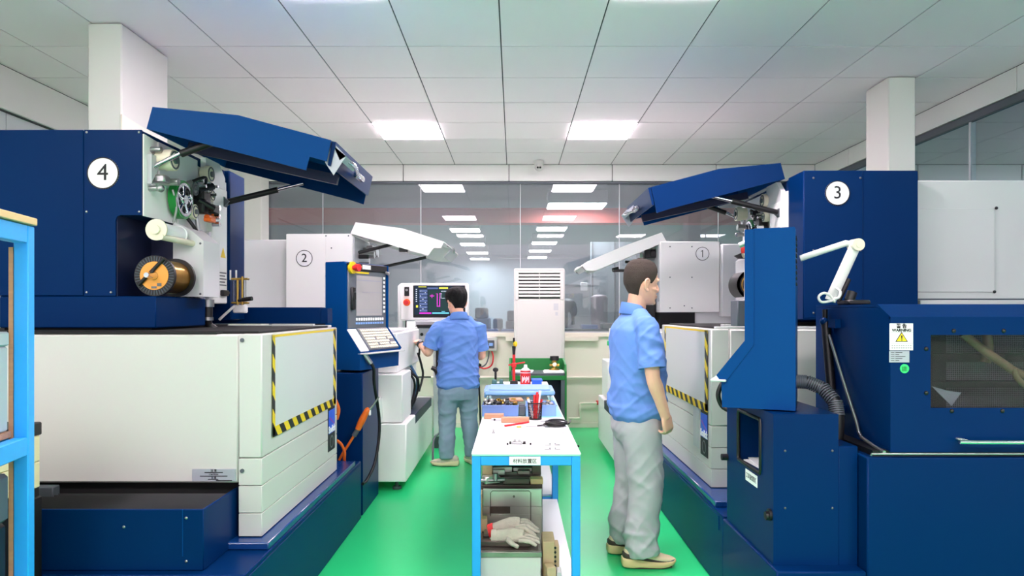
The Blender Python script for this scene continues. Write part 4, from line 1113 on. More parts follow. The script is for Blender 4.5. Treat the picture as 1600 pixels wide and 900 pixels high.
sq('scr_white', [(0.11 + 0.05 * (k % 3), 0.13 + 0.05 * (k % 3), 0.12 + 0.057 * k, 0.155 + 0.057 * k) for k in range(13)] + [(0.025, 0.05, 0.45 + 0.07 * k, 0.48 + 0.07 * k) for k in range(7)])
sq('scr_cyan', [(0.36, 0.70, 0.03, 0.075), (0.71, 0.78, 0.10, 0.36), (0.55, 0.62, 0.10, 0.13)])
MB().box(-1.125, -1.075, y - 0.01, y, 1.565, 1.66, 0.006).build('key_switch', 'black', r)
MB().cyl((-1.10, y - 0.018, 1.628), (-1.10, y - 0.008, 1.628), 0.013).build('key_knob', 'steel', r)
MB().cyl((-1.10, y - 0.014, 1.50), (-1.10, y, 1.50), 0.036, n=24).build('stop_ring', 'orange', r)
MB().cyl((-1.10, y - 0.045, 1.50), (-1.10, y - 0.012, 1.50), 0.024, n=20).build('stop_button', 'red', r)
MB().box(-1.02, -0.52, y - 0.06, y + 0.10, 1.25, 1.315, 0.01).build('keyboard_shelf', 'lgrey', r)
kb = MB().box(-0.98, -0.58, y - 0.17, y - 0.05, 1.245, 1.262, 0.005, rot=Matrix.Rotation(math.radians(-14), 3, 'X')).build('keyboard', 'black', r)
MB().box(-1.02, -0.50, y - 0.08, y + 0.10, 1.08, 1.25, 0.012).build('knob_panel', 'grey_lit', r)
mb = MB()
for x, z, q in ((-0.935, 1.175, 0.016), (-0.82, 1.175, 0.010), (-0.79, 1.18, 0.012), (-0.86, 1.11, 0.008), (-0.90, 1.11, 0.008)):
    mb.cyl((x, y - 0.095, z), (x, y - 0.08, z), q)
mb.build('knob', 'black', r)
hh = MB().box(-1.075, -0.985, y - 0.22, y - 0.20, 1.13, 1.31, 0.008, rot=Matrix.Rotation(math.radians(-12), 3, 'X')).build('hand_controller', 'paper', r)
MB().box(-1.085, -1.07, y - 0.222, y - 0.2, 1.14, 1.32, 0.004, rot=Matrix.Rotation(math.radians(-12), 3, 'X')).build('controller_edge', 'black', hh)
MB().box(-0.83, -0.70, y + 0.0, y + 0.28, 0.12, 1.08, 0.01).build('stand', 'grey_lit', r)
MB().box(-0.80, -0.765, y - 0.03, y - 0.0, 0.72, 1.02, 0.006).build('stand_handle', 'black', r)
MB().box(-0.82, -0.72, y + 0.02, y + 0.26, 0.0, 0.12).build('stand_base', 'dgrey', r, smooth=False)
solo(MB().tube([(-0.90, 6.55, 1.02), (-0.87, 6.58, 0.90), (-0.86, 6.6, 0.80), (-0.89, 6.55, 0.66)], 0.011).tube([(-0.88, 6.5, 1.14), (-0.88, 6.52, 1.06), (-0.89, 6.56, 1.0)], 0.009), 'hanging_cable', 'black', 'black cable hanging down the side of white machine 2', 'cable')
r = root('spray_gun', 'black spray gun on a thin grey hose left of the man in jeans', 'spray gun', (-0.80, 6.9, 0))
g = lambda u, v, yy=6.9: at(u, v, yy)
MB().tube([g(674, 575), g(681, 579), g(684, 590), g(686, 596)], [0.016, 0.022, 0.018, 0.014]).tube([g(675, 573), g(684, 576)], 0.010, sub=1).build('handle', 'black', r)
MB().tube([g(686, 596), g(690, 625), g(693, 660), g(688, 675), g(678, 686, 6.7), (-0.76, 6.55, 0.02)], 0.010).build('hose', 'dgrey', r)
MB().box(-0.76, -0.71, 7.08, 7.17, 0.82, 0.90, 0.005).build('holster', 'lgrey', r)

# ---------------------------------------------------------------- right: blue enclosure, lower cabinet, white cabinet, lamp
en = root('dielectric_tank', 'navy enclosure with a perforated window and warning labels, right of the console', 'machine', (2.4, 3.1, 0))
yf, yb = 2.75, 3.43
xl, xr = 1.482, 3.4
wx0, wx1, wz0, wz1 = 1.640, 2.42, 1.030, 1.318
mb = MB()
# front wall round the window
mb.box(xl, wx0, yf, yf + 0.012, 0.857, 1.389).box(wx1, xr, yf, yf + 0.012, 0.857, 1.389).box(wx0, wx1, yf, yf + 0.012, 0.857, wz0).box(wx0, wx1, yf, yf + 0.012, wz1, 1.389)
mb.box(xl, xl + 0.012, yf + 0.0122, yb, 0.87, 1.385).box(xl + 0.0122, xr, yb - 0.012, yb, 0.87, 1.425).box(xr - 0.01, xr, yf + 0.0122, yb - 0.0122, 0.87, 1.378).box(xl, xr, yf + 0.0122, yb, 0.857, 0.869)
mb.prism([(yf, 1.389), (yf + 0.10, 1.44), (yb, 1.44), (yb, 1.428), (yf + 0.105, 1.428), (yf + 0.004, 1.378)], 'x', xl, xr)
mb.prism([(yf + 0.0124, 1.386), (yf + 0.106, 1.427), (yb - 0.001, 1.427), (yb - 0.001, 1.38), (yf + 0.0124, 1.38)], 'x', xl + 0.0003, xl + 0.012)
mb.build('enclosure_shell', 'blue_dark', en, smooth=False)
MB().box(1.388, xr, 2.745, 3.46, 0.0, 0.838, 0.006).build('lower_cabinet', 'blue_dark', en)
MB().box(1.42, xr, 2.765, 3.45, 0.836, 0.86).build('door_seal', 'black', en, smooth=False)
MB().tube([(1.40, 2.74, 0.846), (1.40, 2.738, 0.852), (xr, 2.738, 0.852)], 0.0042, sub=1).build('seal_rod', 'steel', en)
MB().box(wx0 + 0.01, wx1 + 0.2, yf + 0.20, yf + 0.21, 0.9, 1.38).build('perforated_sheet', 'perf', en, smooth=False)
MB().box(wx0 - 0.012, wx1 + 0.05, yf + 0.013, yf + 0.018, wz0 - 0.01, wz1 + 0.01).build('window_pane', 'glass_smoke', en, smooth=False)
MB().tube([(1.83, yf + 0.10, 1.32), (1.90, yf + 0.09, 1.26), (1.98, yf + 0.08, 1.20), (2.06, yf + 0.09, 1.155), (2.2, yf + 0.10, 1.12)], 0.018).tube([(1.95, yf + 0.14, 1.34), (1.96, yf + 0.14, 1.26), (1.95, yf + 0.14, 1.20)], 0.02).tube([(2.02, yf + 0.07, 1.18), (2.04, yf + 0.07, 1.13), (2.15, yf + 0.07, 1.05)], 0.012).build('inner_hose', 'hose_gold', en)
MB().box(wx0 + 0.02, wx1, yf + 0.15, yf + 0.20, 1.095, 1.12).box(wx0 + 0.02, wx0 + 0.16, yf + 0.16, yf + 0.2, 1.0, 1.33).box(wx0, wx1, yf + 0.15, yf + 0.2, 1.20, 1.235).build('inner_frame', 'print', en, smooth=False)
MB().prism([(1.68, 1.11), (1.74, 1.05), (1.76, 1.03), (1.80, 1.085), (1.75, 1.09)], 'y', yf + 0.06, yf + 0.064).build('torn_film', 'lgrey', en, smooth=False)
mb = MB()
for u, v in ((1490, 517), (1568, 517), (1447, 545), (1447, 614), (1487, 642), (1566, 642)):
    p = at(u, v, yf)
    mb.sphere((p.x, yf - 0.001, p.z), (0.0085, 0.007, 0.0085), u=10, v=8)
mb.build('bolt', 'black', en)
w = MB().box(1.4775 + 0.0, 1.5695, yf - 0.002, yf, 1.258, 1.363).build('warning_label', 'paper', en, smooth=False)
text(w, '警 告', 0.018, (1.524, yf - 0.0026, 1.352), (1, 0, 0), (0, 0, 1), bold=0.0006)
text(w, 'WARNING', 0.0155, (1.524, yf - 0.0026, 1.336), (1, 0, 0), (0, 0, 1), bold=0.0005)
MB().prism([(1.499, 1.291), (1.549, 1.291), (1.524, 1.330)], 'y', yf - 0.0030, yf - 0.002).build('triangle_edge', 'print', w, smooth=False)
MB().prism([(1.504, 1.294), (1.544, 1.294), (1.524, 1.325)], 'y', yf - 0.0036, yf - 0.0028).build('warning_triangle', 'yellow', w, smooth=False)
MB().prism([(1.5225, 1.302), (1.5255, 1.302), (1.527, 1.316), (1.521, 1.316)], 'y', yf - 0.0042, yf - 0.0034).box(1.522, 1.526, yf - 0.0042, yf - 0.0034, 1.296, 1.300).build('exclamation_mark', 'print', w, smooth=False)
mb = MB().box(1.482, 1.568, yf - 0.0026, yf - 0.0018, 1.327, 1.328).box(1.482, 1.568, yf - 0.0026, yf - 0.0018, 1.285, 1.286)
for k in range(2):
    for j in range(9):
        mb.box(1.485 + 0.009 * j, 1.491 + 0.009 * j, yf - 0.0026, yf - 0.0018, 1.275 - 0.010 * k, 1.278 - 0.010 * k)
mb.build('fine_print', 'print_g', w, smooth=False)
w2_ = MB().box(1.476, 1.555, yf - 0.002, yf, 1.210, 1.255).build('rating_plate', 'plate', en, smooth=False)
mb = MB()
for k in range(5):
    mb.box(1.482, 1.496, yf - 0.0026, yf - 0.0018, 1.216 + 0.008 * k, 1.218 + 0.008 * k).box(1.50, 1.515 + 0.012 * ((k * 7) % 3), yf - 0.0026, yf - 0.0018, 1.216 + 0.008 * k, 1.2185 + 0.008 * k)
mb.build('fine_print', 'print', w2_, smooth=False)
p = at(1413, 576, yf)
g_ = MB().cyl((p.x, yf - 0.002, p.z), (p.x, yf, p.z), 0.018, n=28).build('green_sticker', 'sticker_green', en)
mb = MB()
for k in range(3):
    mb.box(p.x - 0.010, p.x + 0.010, yf - 0.0027, yf - 0.0018, p.z - 0.008 + 0.006 * k, p.z - 0.006 + 0.006 * k).box(p.x - 0.009 + 0.006 * k, p.x - 0.0075 + 0.006 * k, yf - 0.0027, yf - 0.0018, p.z - 0.010, p.z + 0.010)
mb.build('sticker_print', 'bench_green', g_, smooth=False)
MB().tube([(1.745, yf + 0.005, 0.91), (1.76, yf - 0.03, 0.905), (1.80, yf - 0.035, 0.902), (2.6, yf - 0.035, 0.902), (2.62, yf, 0.902)], 0.009, sub=2).build('door_handle', 'chrome', en)
# gas strut and link rod on its left face
x = xl - 0.02
st = MB().cyl((x, 3.285, 1.36), (x, 3.285, 1.51 - 0.09), 0.012).cyl((x, 3.28, 1.36), (x, 3.22, 1.05), 0.020).build('gas_strut', 'black', en)
MB().cyl((x, 3.22, 1.05), (x, 3.205, 0.99), 0.008).box(x - 0.005, xl, 3.17, 3.24, 1.335, 1.375).box(x - 0.005, xl, 3.12, 3.20, 0.955, 0.99).sphere((x - 0.006, 3.28, 1.362), 0.02).build('strut_mount', 'blue_dark', st)
MB().tube([(x, 3.24, 1.30), (x, 3.10, 1.10), (x, 2.98, 0.935), (x - 0.01, 2.92, 0.885), (x - 0.01, 2.74, 0.858)], 0.007, sub=2).build('link_rod', 'steel', en)
ec = root('electrical_cabinet', 'tall pale grey cabinet right of machine 3', 'cabinet', (3.0, 4.75, 0))
MB().box(2.472, 3.6, 4.36, 5.15, 0.0, 2.228, 0.008).build('cabinet_body', 'offwhite', ec)
MB().box(2.475, 2.995, 4.352, 4.362, 1.53, 2.05, 0.003).build('access_panel', 'offwhite', ec)
MB().box(2.472, 3.6, 4.34, 4.365, 1.478, 1.49).build('shadow_gap', 'dgrey', ec, smooth=False)
MB().box(2.49, 3.6, 4.28, 4.36, 1.44, 1.478, 0.003).build('cabinet_ledge', 'offwhite', ec)
mb = MB()
for u, v in ((1427, 325), (1557, 325), (1424, 456), (1554, 456)):
    p = at(u, v, 4.35)
    mb.sphere((max(p.x, 2.475), 4.35, p.z), (0.010, 0.007, 0.010), u=10, v=8)
mb.build('screw', 'black', ec)
# jointed white lamp arm
la = root('lamp_arm', 'white jointed lamp arm clamped on top of the navy enclosure', 'lamp', (1.545, 3.2, 1.44))
MB().box(1.50, 1.60, 3.13, 3.25, 1.44, 1.462, 0.006).cyl((1.535, 3.2, 1.46), (1.55, 3.2, 1.50), 0.022).build('clamp', 'black', la)
pj = [at(1297, 470, 3.2), at(1337, 383, 3.2), at(1322, 380, 3.22), at(1250, 404, 3.28)]
MB().tube([pj[0], pj[1]], 0.026, sub=1, flat=0.55).build('lower_arm', 'lamp_white', la)
MB().tube([at(1310, 470, 3.23), at(1326, 436, 3.23)], 0.012, sub=1).build('spring_case', 'black', la)
MB().cyl(pj[1] + Vector((0.0, -0.03, 0)), pj[1] + Vector((0.0, 0.03, 0)), 0.028).cyl(pj[1] + Vector((0, -0.034, 0)), pj[1] + Vector((0, 0.034, 0)), 0.013).build('elbow', 'cream', la)
MB().tube([pj[1], pj[2], pj[3]], 0.0145, sub=1).build('upper_arm', 'lamp_white', la)
MB().tube([at(1300, 470, 3.15), at(1284, 472, 3.13), at(1279, 464, 3.13), at(1287, 458, 3.14), at(1297, 462, 3.15), at(1303, 470, 3.15)], 0.006).tube([at(1300, 468, 3.16), at(1310, 465, 3.14), at(1313, 456, 3.15), at(1306, 450, 3.17)], 0.006).build('lamp_cable', 'lamp_white', la)
# ribbed hose behind console 3
r = root('ribbed_hose', 'thick black ribbed hose arching from console 3 to the enclosure', 'hose', (1.40, 3.2, 0.9))
pts = [at(1243, 596, 3.10), at(1262, 597, 3.08), at(1286, 607, 3.05), at(1305, 628, 3.0), at(1309, 652, 2.98), (1.38, 2.98, 0.89), (1.375, 2.98, 0.868)]
cv = MB(); cv.tube(pts, 0.026, n=14, sub=10); 
cv.build('hose', 'black', r)
mb = MB()
for i in range(len(pts) - 2):
    for k in range(7):
        t_ = k / 7
        p = pts[i].lerp(pts[i + 1], t_) if isinstance(pts[i], Vector) and isinstance(pts[i + 1], Vector) else None
        if p is None: continue
        d = (pts[i + 1] - pts[i]).normalized()
        mb.ring(p - d * 0.003, p + d * 0.003, 0.0305, 0.022, n=14)
mb.build('ribs', 'dgrey', r)
solo(MB().tube([at(1136, 592, 3.45), at(1128, 600, 3.45), at(1122, 617, 3.45), at(1128, 634, 3.45), at(1140, 642, 3.42)], 0.012), 'coiled_cord', 'black', 'black cord curling from the keyboard edge of console 3', 'cord')
solo(MB().box(1.07, 1.24, 2.97, 3.24, 0.722, 0.726, rot=Matrix.Rotation(0.06, 3, 'Z')).box(1.08, 1.25, 2.99, 3.25, 0.727, 0.731, rot=Matrix.Rotation(-0.08, 3, 'Z')), 'paper_sheets', 'paper', 'white paper sheets lying in the opening of console 3', 'paper')
# ---------------------------------------------------------------- work tables in the aisle
TZ = 0.75
def work_table(name, label, y0, y1, xl, xr):
    r = root(name, label, 'table', ((xl + xr) / 2, (y0 + y1) / 2, 0), 'blue framed work tables')
    MB().box(xl, xr, y0, y1, TZ - 0.008, TZ, 0.002).build('table_top', 'table_white', r)
    MB().box(xl + 0.002, xr - 0.002, y0 + 0.002, y1 - 0.002, TZ - 0.014, TZ - 0.008).build('glass_edge', 'mat_teal', r, smooth=False)
    for x in (xl + 0.002, xr - 0.042):
        for y in (y0 + 0.006, y1 - 0.046):
            MB().box(x, x + 0.04, y, y + 0.04, 0.0, TZ - 0.014, 0.003).build('leg', 'sky_post', r)
    for y in (y0 + 0.008, y1 - 0.044):
        MB().box(xl + 0.042, xr - 0.042, y, y + 0.036, TZ - 0.06, TZ - 0.015, 0.003).build('cross_rail', 'sky_post', r)
    for x in (xl + 0.004, xr - 0.04):
        MB().box(x, x + 0.036, y0 + 0.046, y1 - 0.046, TZ - 0.06, TZ - 0.015, 0.003).build('side_rail', 'sky_post', r)
    MB().box(xl + 0.01, xr - 0.01, y0 + 0.05, y1 - 0.05, 0.085, 0.10, 0.002).build('lower_shelf', 'table_white', r)
    MB().box(xl + 0.042, xr - 0.042, y0 + 0.012, y0 + 0.04, 0.05, 0.085).box(xl + 0.042, xr - 0.042, y1 - 0.04, y1 - 0.012, 0.05, 0.085).build('shelf_rail', 'sky_post', r, smooth=False)
    return r
t1 = work_table('work_table', 'near blue framed work table with a white top and steel parts stacked beneath', 3.256, 4.93, -0.198, 0.312)
s_ = MB().box(-0.022, 0.124, 3.254, 3.261, TZ - 0.056, TZ - 0.017, 0.001).build('table_sign', 'paper', t1, smooth=False)
text(s_, '材料放置区', 0.0225, (0.051, 3.2532, TZ - 0.0375), (1, 0, 0), (0, 0, 1), name='sign_lettering')
t2 = work_table('work_table', 'far blue framed work table carrying the blue bins and spray can', 4.96, 6.55, -0.198, 0.312)
def tx(u, v, z=TZ):
    y = (CAM_H - z) * F_PX / (v - CY)
    return Vector(((u - CX) * y / F_PX, y, z))
def B(p, sx, sy, sz, **k):
    return MB().box(p.x - sx / 2, p.x + sx / 2, p.y - sy / 2, p.y + sy / 2, p.z, p.z + sz, **k)

solo(MB().box(-0.195, 0.305, 4.345, 5.35, TZ + 0.0002, TZ + 0.003, 0.001), 'cutting_mat', 'mat_teal', 'teal mat spread over the tables under the blue bins', 'mat')
Z2 = TZ + 0.0032
# small steel parts in front
p = tx(808, 694)
r = root('clamp_fixture', 'small grey clamp block with black pins, nearest on the white table top', 'fixture', p)
MB().box(p.x - 0.028, p.x + 0.026, p.y - 0.012, p.y + 0.014, p.z, p.z + 0.012, 0.003).box(p.x - 0.018, p.x - 0.004, p.y - 0.008, p.y + 0.010, p.z + 0.012, p.z + 0.026, 0.003).box(p.x + 0.006, p.x + 0.018, p.y - 0.008, p.y + 0.010, p.z + 0.012, p.z + 0.024, 0.003).build('block', 'steel', r)
MB().cyl((p.x - 0.034, p.y, p.z), (p.x - 0.034, p.y, p.z + 0.014), 0.005).cyl((p.x + 0.036, p.y, p.z), (p.x + 0.036, p.y, p.z + 0.014), 0.007).box(p.x + 0.026, p.x + 0.044, p.y - 0.003, p.y + 0.004, p.z, p.z + 0.006, 0.002).build('pin', 'black', r)
for q, (u, nm) in enumerate(((793, 'leftmost small black pin lying by the grey clamp block'), (829, 'rightmost small black pin lying by the grey clamp block'))):
    p = tx(u, 695)
    solo(MB().cyl((p.x, p.y, p.z), (p.x, p.y, p.z + 0.010), 0.005, n=12), 'dowel_pin', 'black', nm, 'pin', 'loose pins on the table')
for k, v in enumerate((696, 703)):
    p = tx(863, v)
    r = root('cross_clamp', 'thin steel cross clamp on the white table, %s of two' % ('rear', 'front')[k], 'fixture', p, 'cross clamps')
    MB().box(p.x - 0.038, p.x + 0.038, p.y - 0.006, p.y + 0.006, p.z, p.z + 0.007, 0.002).build('bar', 'steel', r)
    MB().box(p.x - 0.008, p.x + 0.010, p.y - 0.022, p.y + 0.018, p.z, p.z + 0.012, 0.002).build('cross_piece', 'offwhite', r)
    MB().cyl((p.x - 0.012, p.y, p.z + 0.006), (p.x - 0.012, p.y, p.z + 0.011), 0.004, n=10).cyl((p.x + 0.014, p.y, p.z + 0.006), (p.x + 0.014, p.y, p.z + 0.011), 0.004, n=10).build('screw', 'dgrey', r)
p = tx(870, 680)
r = root('white_plate', 'square white plate with two holes on the white table', 'plate', p)
MB().box(p.x - 0.055, p.x + 0.055, p.y - 0.055, p.y + 0.055, p.z, p.z + 0.012, 0.002).build('plate_body', 'offwhite', r)
MB().cyl((p.x - 0.03, p.y - 0.0, p.z + 0.0118), (p.x - 0.03, p.y, p.z + 0.0124), 0.005, n=14).cyl((p.x + 0.034, p.y, p.z + 0.0118), (p.x + 0.034, p.y, p.z + 0.0124), 0.005, n=14).build('hole', 'black', r)
p = tx(771, 677)
r = root('pin_stand', 'tiny grey pin standing upright at the left of the white table', 'pin', p)
MB().cyl(p, p + Vector((0, 0, 0.006)), 0.009, n=14).cyl(p + Vector((0, 0, 0.006)), p + Vector((0, 0, 0.026)), 0.005, 0.002, n=12).build('pin', 'steel', r)
MB().cyl(p + Vector((-0.045, 0.02, 0.002)), p + Vector((-0.012, 0.008, 0.002)), 0.002, n=8).build('needle', 'steel', r)
a, b = tx(789, 667), tx(826, 661)
r = root('red_pen', 'red pen lying across the white table', 'pen', a)
MB().cyl(a + Vector((0, 0, .006)), a.lerp(b, 0.6) + Vector((0, 0, .006)), 0.006, n=12).build('barrel', 'red', r)
MB().cyl(a.lerp(b, 0.6) + Vector((0, 0, .006)), b + Vector((0, 0, .006)), 0.007, 0.005, n=12).build('cap', 'red', r)
p = tx(811, 668)
solo(B(p, 0.028, 0.02, 0.008, bev=0.003), 'eraser', 'orange_l', 'small yellow orange eraser beside the red pen', 'eraser')
a, b = tx(822, 667), tx(856, 666)
r = root('calliper', 'thin steel calliper lying right of the red pen', 'tool', a)
MB().box(a.x, b.x, a.y - 0.004, a.y + 0.004, TZ, TZ + 0.003).build('beam', 'steel', r, smooth=False)
MB().box(b.x - 0.02, b.x + 0.012, a.y - 0.018, a.y + 0.012, TZ, TZ + 0.008, 0.002).build('slider', 'dgrey', r)
c = tx(866, 665)
mb = MB()
for k in range(5):
    rr = 0.050 - 0.006 * (k % 3)
    mb.tube([(c.x + rr * 1.25 * math.cos(t) + 0.004 * k, c.y + rr * 1.5 * math.sin(t), c.z + 0.006 + 0.005 * k) for t in [2 * PI * j / 12 for j in range(13)]], 0.004, n=8, sub=3)
mb.tube([(c.x - 0.03, c.y, c.z + 0.01), (c.x - 0.07, c.y - 0.02, c.z + 0.006), (c.x - 0.10, c.y - 0.03, c.z + 0.004)], 0.004)
mb.tube([(c.x + 0.05, c.y, c.z + 0.01), (c.x + 0.085, c.y + 0.02, c.z + 0.008), (c.x + 0.10, c.y + 0.08, c.z + 0.02)], 0.004)
solo(mb, 'cable_coil', 'black', 'coil of black cable on the right of the white table', 'cable')
p = tx(805, 660)
r = root('wooden_block', 'larger brown wooden block in front of the blue bins', 'block', p)
B(p, 0.165, 0.05, 0.032, bev=0.003).build('block', 'wood_b', r)
p = tx(772, 654)
solo(B(p, 0.12, 0.06, 0.030, bev=0.003), 'wooden_block', 'wood_b', 'smaller brown wooden block at the left of the table', 'block')
p = tx(777, 657.5)
r = root('grey_instrument', 'slim grey instrument with a black dial before the brown blocks', 'tool', p)
B(p, 0.075, 0.02, 0.016, bev=0.004).build('body', 'lgrey', r)
MB().cyl((p.x - 0.016, p.y - 0.012, p.z + 0.008), (p.x - 0.016, p.y - 0.009, p.z + 0.008), 0.006).build('dial', 'black', r)
p = tx(801, 656)
solo(B(p, 0.095, 0.03, 0.012, bev=0.002), 'paper_pack', 'paper', 'small white packet between the wooden block and the blue bin', 'packet')
p = tx(857, 659)
solo(B(p, 0.10, 0.03, 0.010, bev=0.003), 'grey_scale', 'lgrey', 'flat grey scale behind the black cable coil', 'tool')
# mesh pen cup
p = tx(836, 655)
r = root('pen_cup', 'black mesh pen cup filled with red pens on the white table', 'cup', p)
mb = MB().cyl(p, p + Vector((0, 0, 0.004)), 0.040, n=28).ring(p + Vector((0, 0, 0.098)), p + Vector((0, 0, 0.104)), 0.046, 0.042).ring(p, p + Vector((0, 0, 0.008)), 0.041, 0.037)
for k in range(28):
    for sgn in (1, -1):
        pts = []
        for j in range(5):
            t = j / 4; a = 2 * PI * (k + sgn * 3 * t) / 28; rr = 0.039 + 0.005 * t
            pts.append(p + Vector((rr * math.cos(a), rr * math.sin(a), 0.1 * t)))
        mb.tube(pts, 0.0010, n=4, sub=1)
mb.build('mesh_wall', 'black', r)
for k, (dx, dy, tx_, h, m) in enumerate(((-0.012, 0, -0.03, 0.125, 'paper'), (0.002, 0.01, 0.012, 0.165, 'red'), (0.012, -0.006, 0.02, 0.175, 'paper'), (-0.004, -0.012, 0.0, 0.15, 'red'), (0.016, 0.014, 0.026, 0.12, 'red'), (-0.018, 0.012, -0.026, 0.13, 'orange_l'), (0.008, -0.016, 0.008, 0.155, 'red'))):
    q = solo(MB().cyl((p.x + dx * 0.8, p.y + dy, p.z + 0.006), (p.x + dx + tx_, p.y + dy, p.z + h), 0.0075, n=12), 'marker_pen', m, ('white stick leaning left in the mesh cup', 'tall red pen at the back of the mesh cup', 'tallest white and slim pen in the mesh cup', 'red pen at the front of the mesh cup', 'short red pen leaning right in the mesh cup', 'orange pen leaning left in the mesh cup', 'red pen leaning right at the front of the mesh cup')[k], 'pen', 'pens in the mesh cup')
# blue bins
def tray(name, label, x0, x1, y0, y1, z0, h, m, cells=4, inner='dgrey'):
    r = root(name, label, 'bin', ((x0 + x1) / 2, (y0 + y1) / 2, z0))
    w = 0.004
    mb = MB().box(x0, x1, y0, y0 + w, z0, z0 + h, 0.0015).box(x0, x1, y1 - w, y1, z0, z0 + h, 0.0015).box(x0, x0 + w, y0, y1, z0, z0 + h, 0.0015).box(x1 - w, x1, y0, y1, z0, z0 + h, 0.0015).box(x0, x1, y0, y1, z0, z0 + w)
    mb.box(x0 - 0.004, x1 + 0.004, y0 - 0.004, y0 + 0.004, z0 + h - 0.008, z0 + h)
    mb.build('bin_body', m, r)
    mb = MB()
    for k in range(1, cells):
        x = x0 + (x1 - x0) * k / cells
        mb.box(x - 0.0015, x + 0.0015, y0 + w, y1 - w, z0 + w, z0 + h - 0.006).box(x - 0.003, x + 0.003, y0 - 0.003, y0, z0, z0 + h - 0.008)
    mb.build('divider', m, r, smooth=False)
    return r
rng = random.Random(11)
def parts_heap(name, label, x0, x1, y0, y1, z, n):
    mb = MB()
    for k in range(n):
        x, y = rng.uniform(x0, x1), rng.uniform(y0, y1)
        zz = z + rng.uniform(0, 0.03); s = rng.uniform(0.008, 0.017); mi = rng.choice((0, 0, 1, 2, 3))
        rot = Matrix.Rotation(rng.uniform(0, 3), 3, 'Z') @ Matrix.Rotation(rng.uniform(0, 1.2), 3, 'X')
        if k % 3 == 0:
            d = rot @ Vector((0, s, 0.4 * s))
            mb.ring(Vector((x, y, zz)) - d * 0.5, Vector((x, y, zz)) + d * 0.5, s, s * 0.5, n=10, mi=mi)
        else:
            mb.box(x - s, x + s, y - s * 0.7, y + s * 0.7, zz - s * 0.5, zz + s * 0.5, 0.001, mi=mi, rot=rot)
    o = solo(mb, name, ['scrap_l', 'dgrey', 'black', 'brass'], label, 'parts')
    o['kind'] = 'stuff'
    return o
yb = 4.37
tray('parts_bin', 'blue divided parts bin heaped with small metal parts', -0.20, 0.028, yb, yb + 0.20, Z2, 0.070, 'bin_blue', 6)
parts_heap('small_metal_parts', 'heap of small metal parts in the blue divided bin', -0.185, 0.015, yb + 0.03, yb + 0.17, Z2 + 0.06, 70)
tray('parts_bin', 'pale blue divided parts bin behind the mesh pen cup', 0.075, 0.265, yb, yb + 0.20, Z2, 0.072, 'bin_light', 5)
parts_heap('small_metal_parts', 'small brass and steel parts in the pale blue bin', 0.09, 0.25, yb + 0.03, yb + 0.17, Z2 + 0.045, 40)
solo(MB().box(0.030, 0.072, yb + 0.01, yb + 0.10, Z2, Z2 + 0.062, 0.004).box(0.033, 0.069, yb + 0.02, yb + 0.09, Z2 + 0.062, Z2 + 0.07, 0.002), 'dark_holder', 'dgrey', 'dark grey holder wedged between the two divided bins', 'holder')
solo(MB().box(-0.03, 0.055, yb + 0.08, yb + 0.2, Z2 + 0.082, Z2 + 0.094, 0.002, rot=Matrix.Rotation(0.1, 3, 'Z')), 'wood_strip', 'wood_b', 'brown strip of wood lying on the small metal parts', 'strip')
# clear lidded boxes behind
r = root('lidded_box', 'long clear plastic box with a pale blue lid on the far table', 'box', (0.03, 4.9, Z2))
MB().box(-0.185, 0.265, 4.77, 5.12, Z2, Z2 + 0.085, 0.006).build('box_body', 'bin_clear', r)
MB().box(-0.20, 0.28, 4.75, 5.14, Z2 + 0.085, Z2 + 0.115, 0.008).box(-0.17, 0.25, 4.78, 5.10, Z2 + 0.115, Z2 + 0.125, 0.004).box(-0.205, -0.19, 4.82, 5.06, Z2 + 0.06, Z2 + 0.12, 0.004).build('lid', 'bin_light', r)
MB().box(-0.16, 0.24, 4.80, 5.09, Z2 + 0.006, Z2 + 0.05, 0.004).build('contents', 'tan_block', r)
# items on the far table
p = Vector((0.103, 6.22, TZ))
r = root('spray_can', 'red spray can with a white nozzle on the far table', 'can', p)
MB().cyl(p, p + Vector((0, 0, 0.135)), 0.046, n=32).build('can_body', 'red', r)
MB().cyl(p + Vector((0, 0, 0.135)), p + Vector((0, 0, 0.155)), 0.046, 0.024, n=32).build('can_shoulder', 'paper', r)
MB().cyl(p + Vector((0, 0, 0.155)), p + Vector((0, 0, 0.185)), 0.018, 0.013).cyl(p + Vector((0, -0.012, 0.175)), p + Vector((0, -0.022, 0.176)), 0.005).build('nozzle', 'paper', r)
mb = MB()
for k in range(7):
    a = -PI / 2 + (k - 3) * 0.22
    mb.box(p.x + 0.0465 * math.cos(a) - 0.003, p.x + 0.0465 * math.cos(a) + 0.003, p.y + 0.0465 * math.sin(a) - 0.001, p.y + 0.0465 * math.sin(a) + 0.001, p.z + 0.03 + 0.012 * (k % 3), p.z + 0.085 - 0.01 * (k % 2))
mb.ring(p + Vector((0, 0, 0.112)), p + Vector((0, 0, 0.118)), 0.0467, 0.044)
mb.build('can_print', 'paper', r, smooth=False)
p = Vector((0.0, 6.3, TZ))
r = root('dial_stand', 'red upright indicator stand with black and yellow top on the far table', 'stand', p)
MB().box(p.x - 0.035, p.x + 0.035, p.y - 0.035, p.y + 0.035, p.z, p.z + 0.035, 0.004).build('base', 'black', r)
MB().cyl(p + Vector((0, 0, 0.035)), p + Vector((0, 0, 0.27)), 0.013).build('post', 'red', r)
MB().box(p.x - 0.022, p.x + 0.022, p.y - 0.022, p.y + 0.022, p.z + 0.155, p.z + 0.195, 0.006).cyl(p + Vector((-0.05, 0, 0.175)), p + Vector((0.10, 0, 0.20)), 0.007).build('clamp', 'red', r)
MB().cyl(p + Vector((0, 0, 0.27)), p + Vector((0, 0, 0.345)), 0.012, 0.017).build('grip', 'black', r)
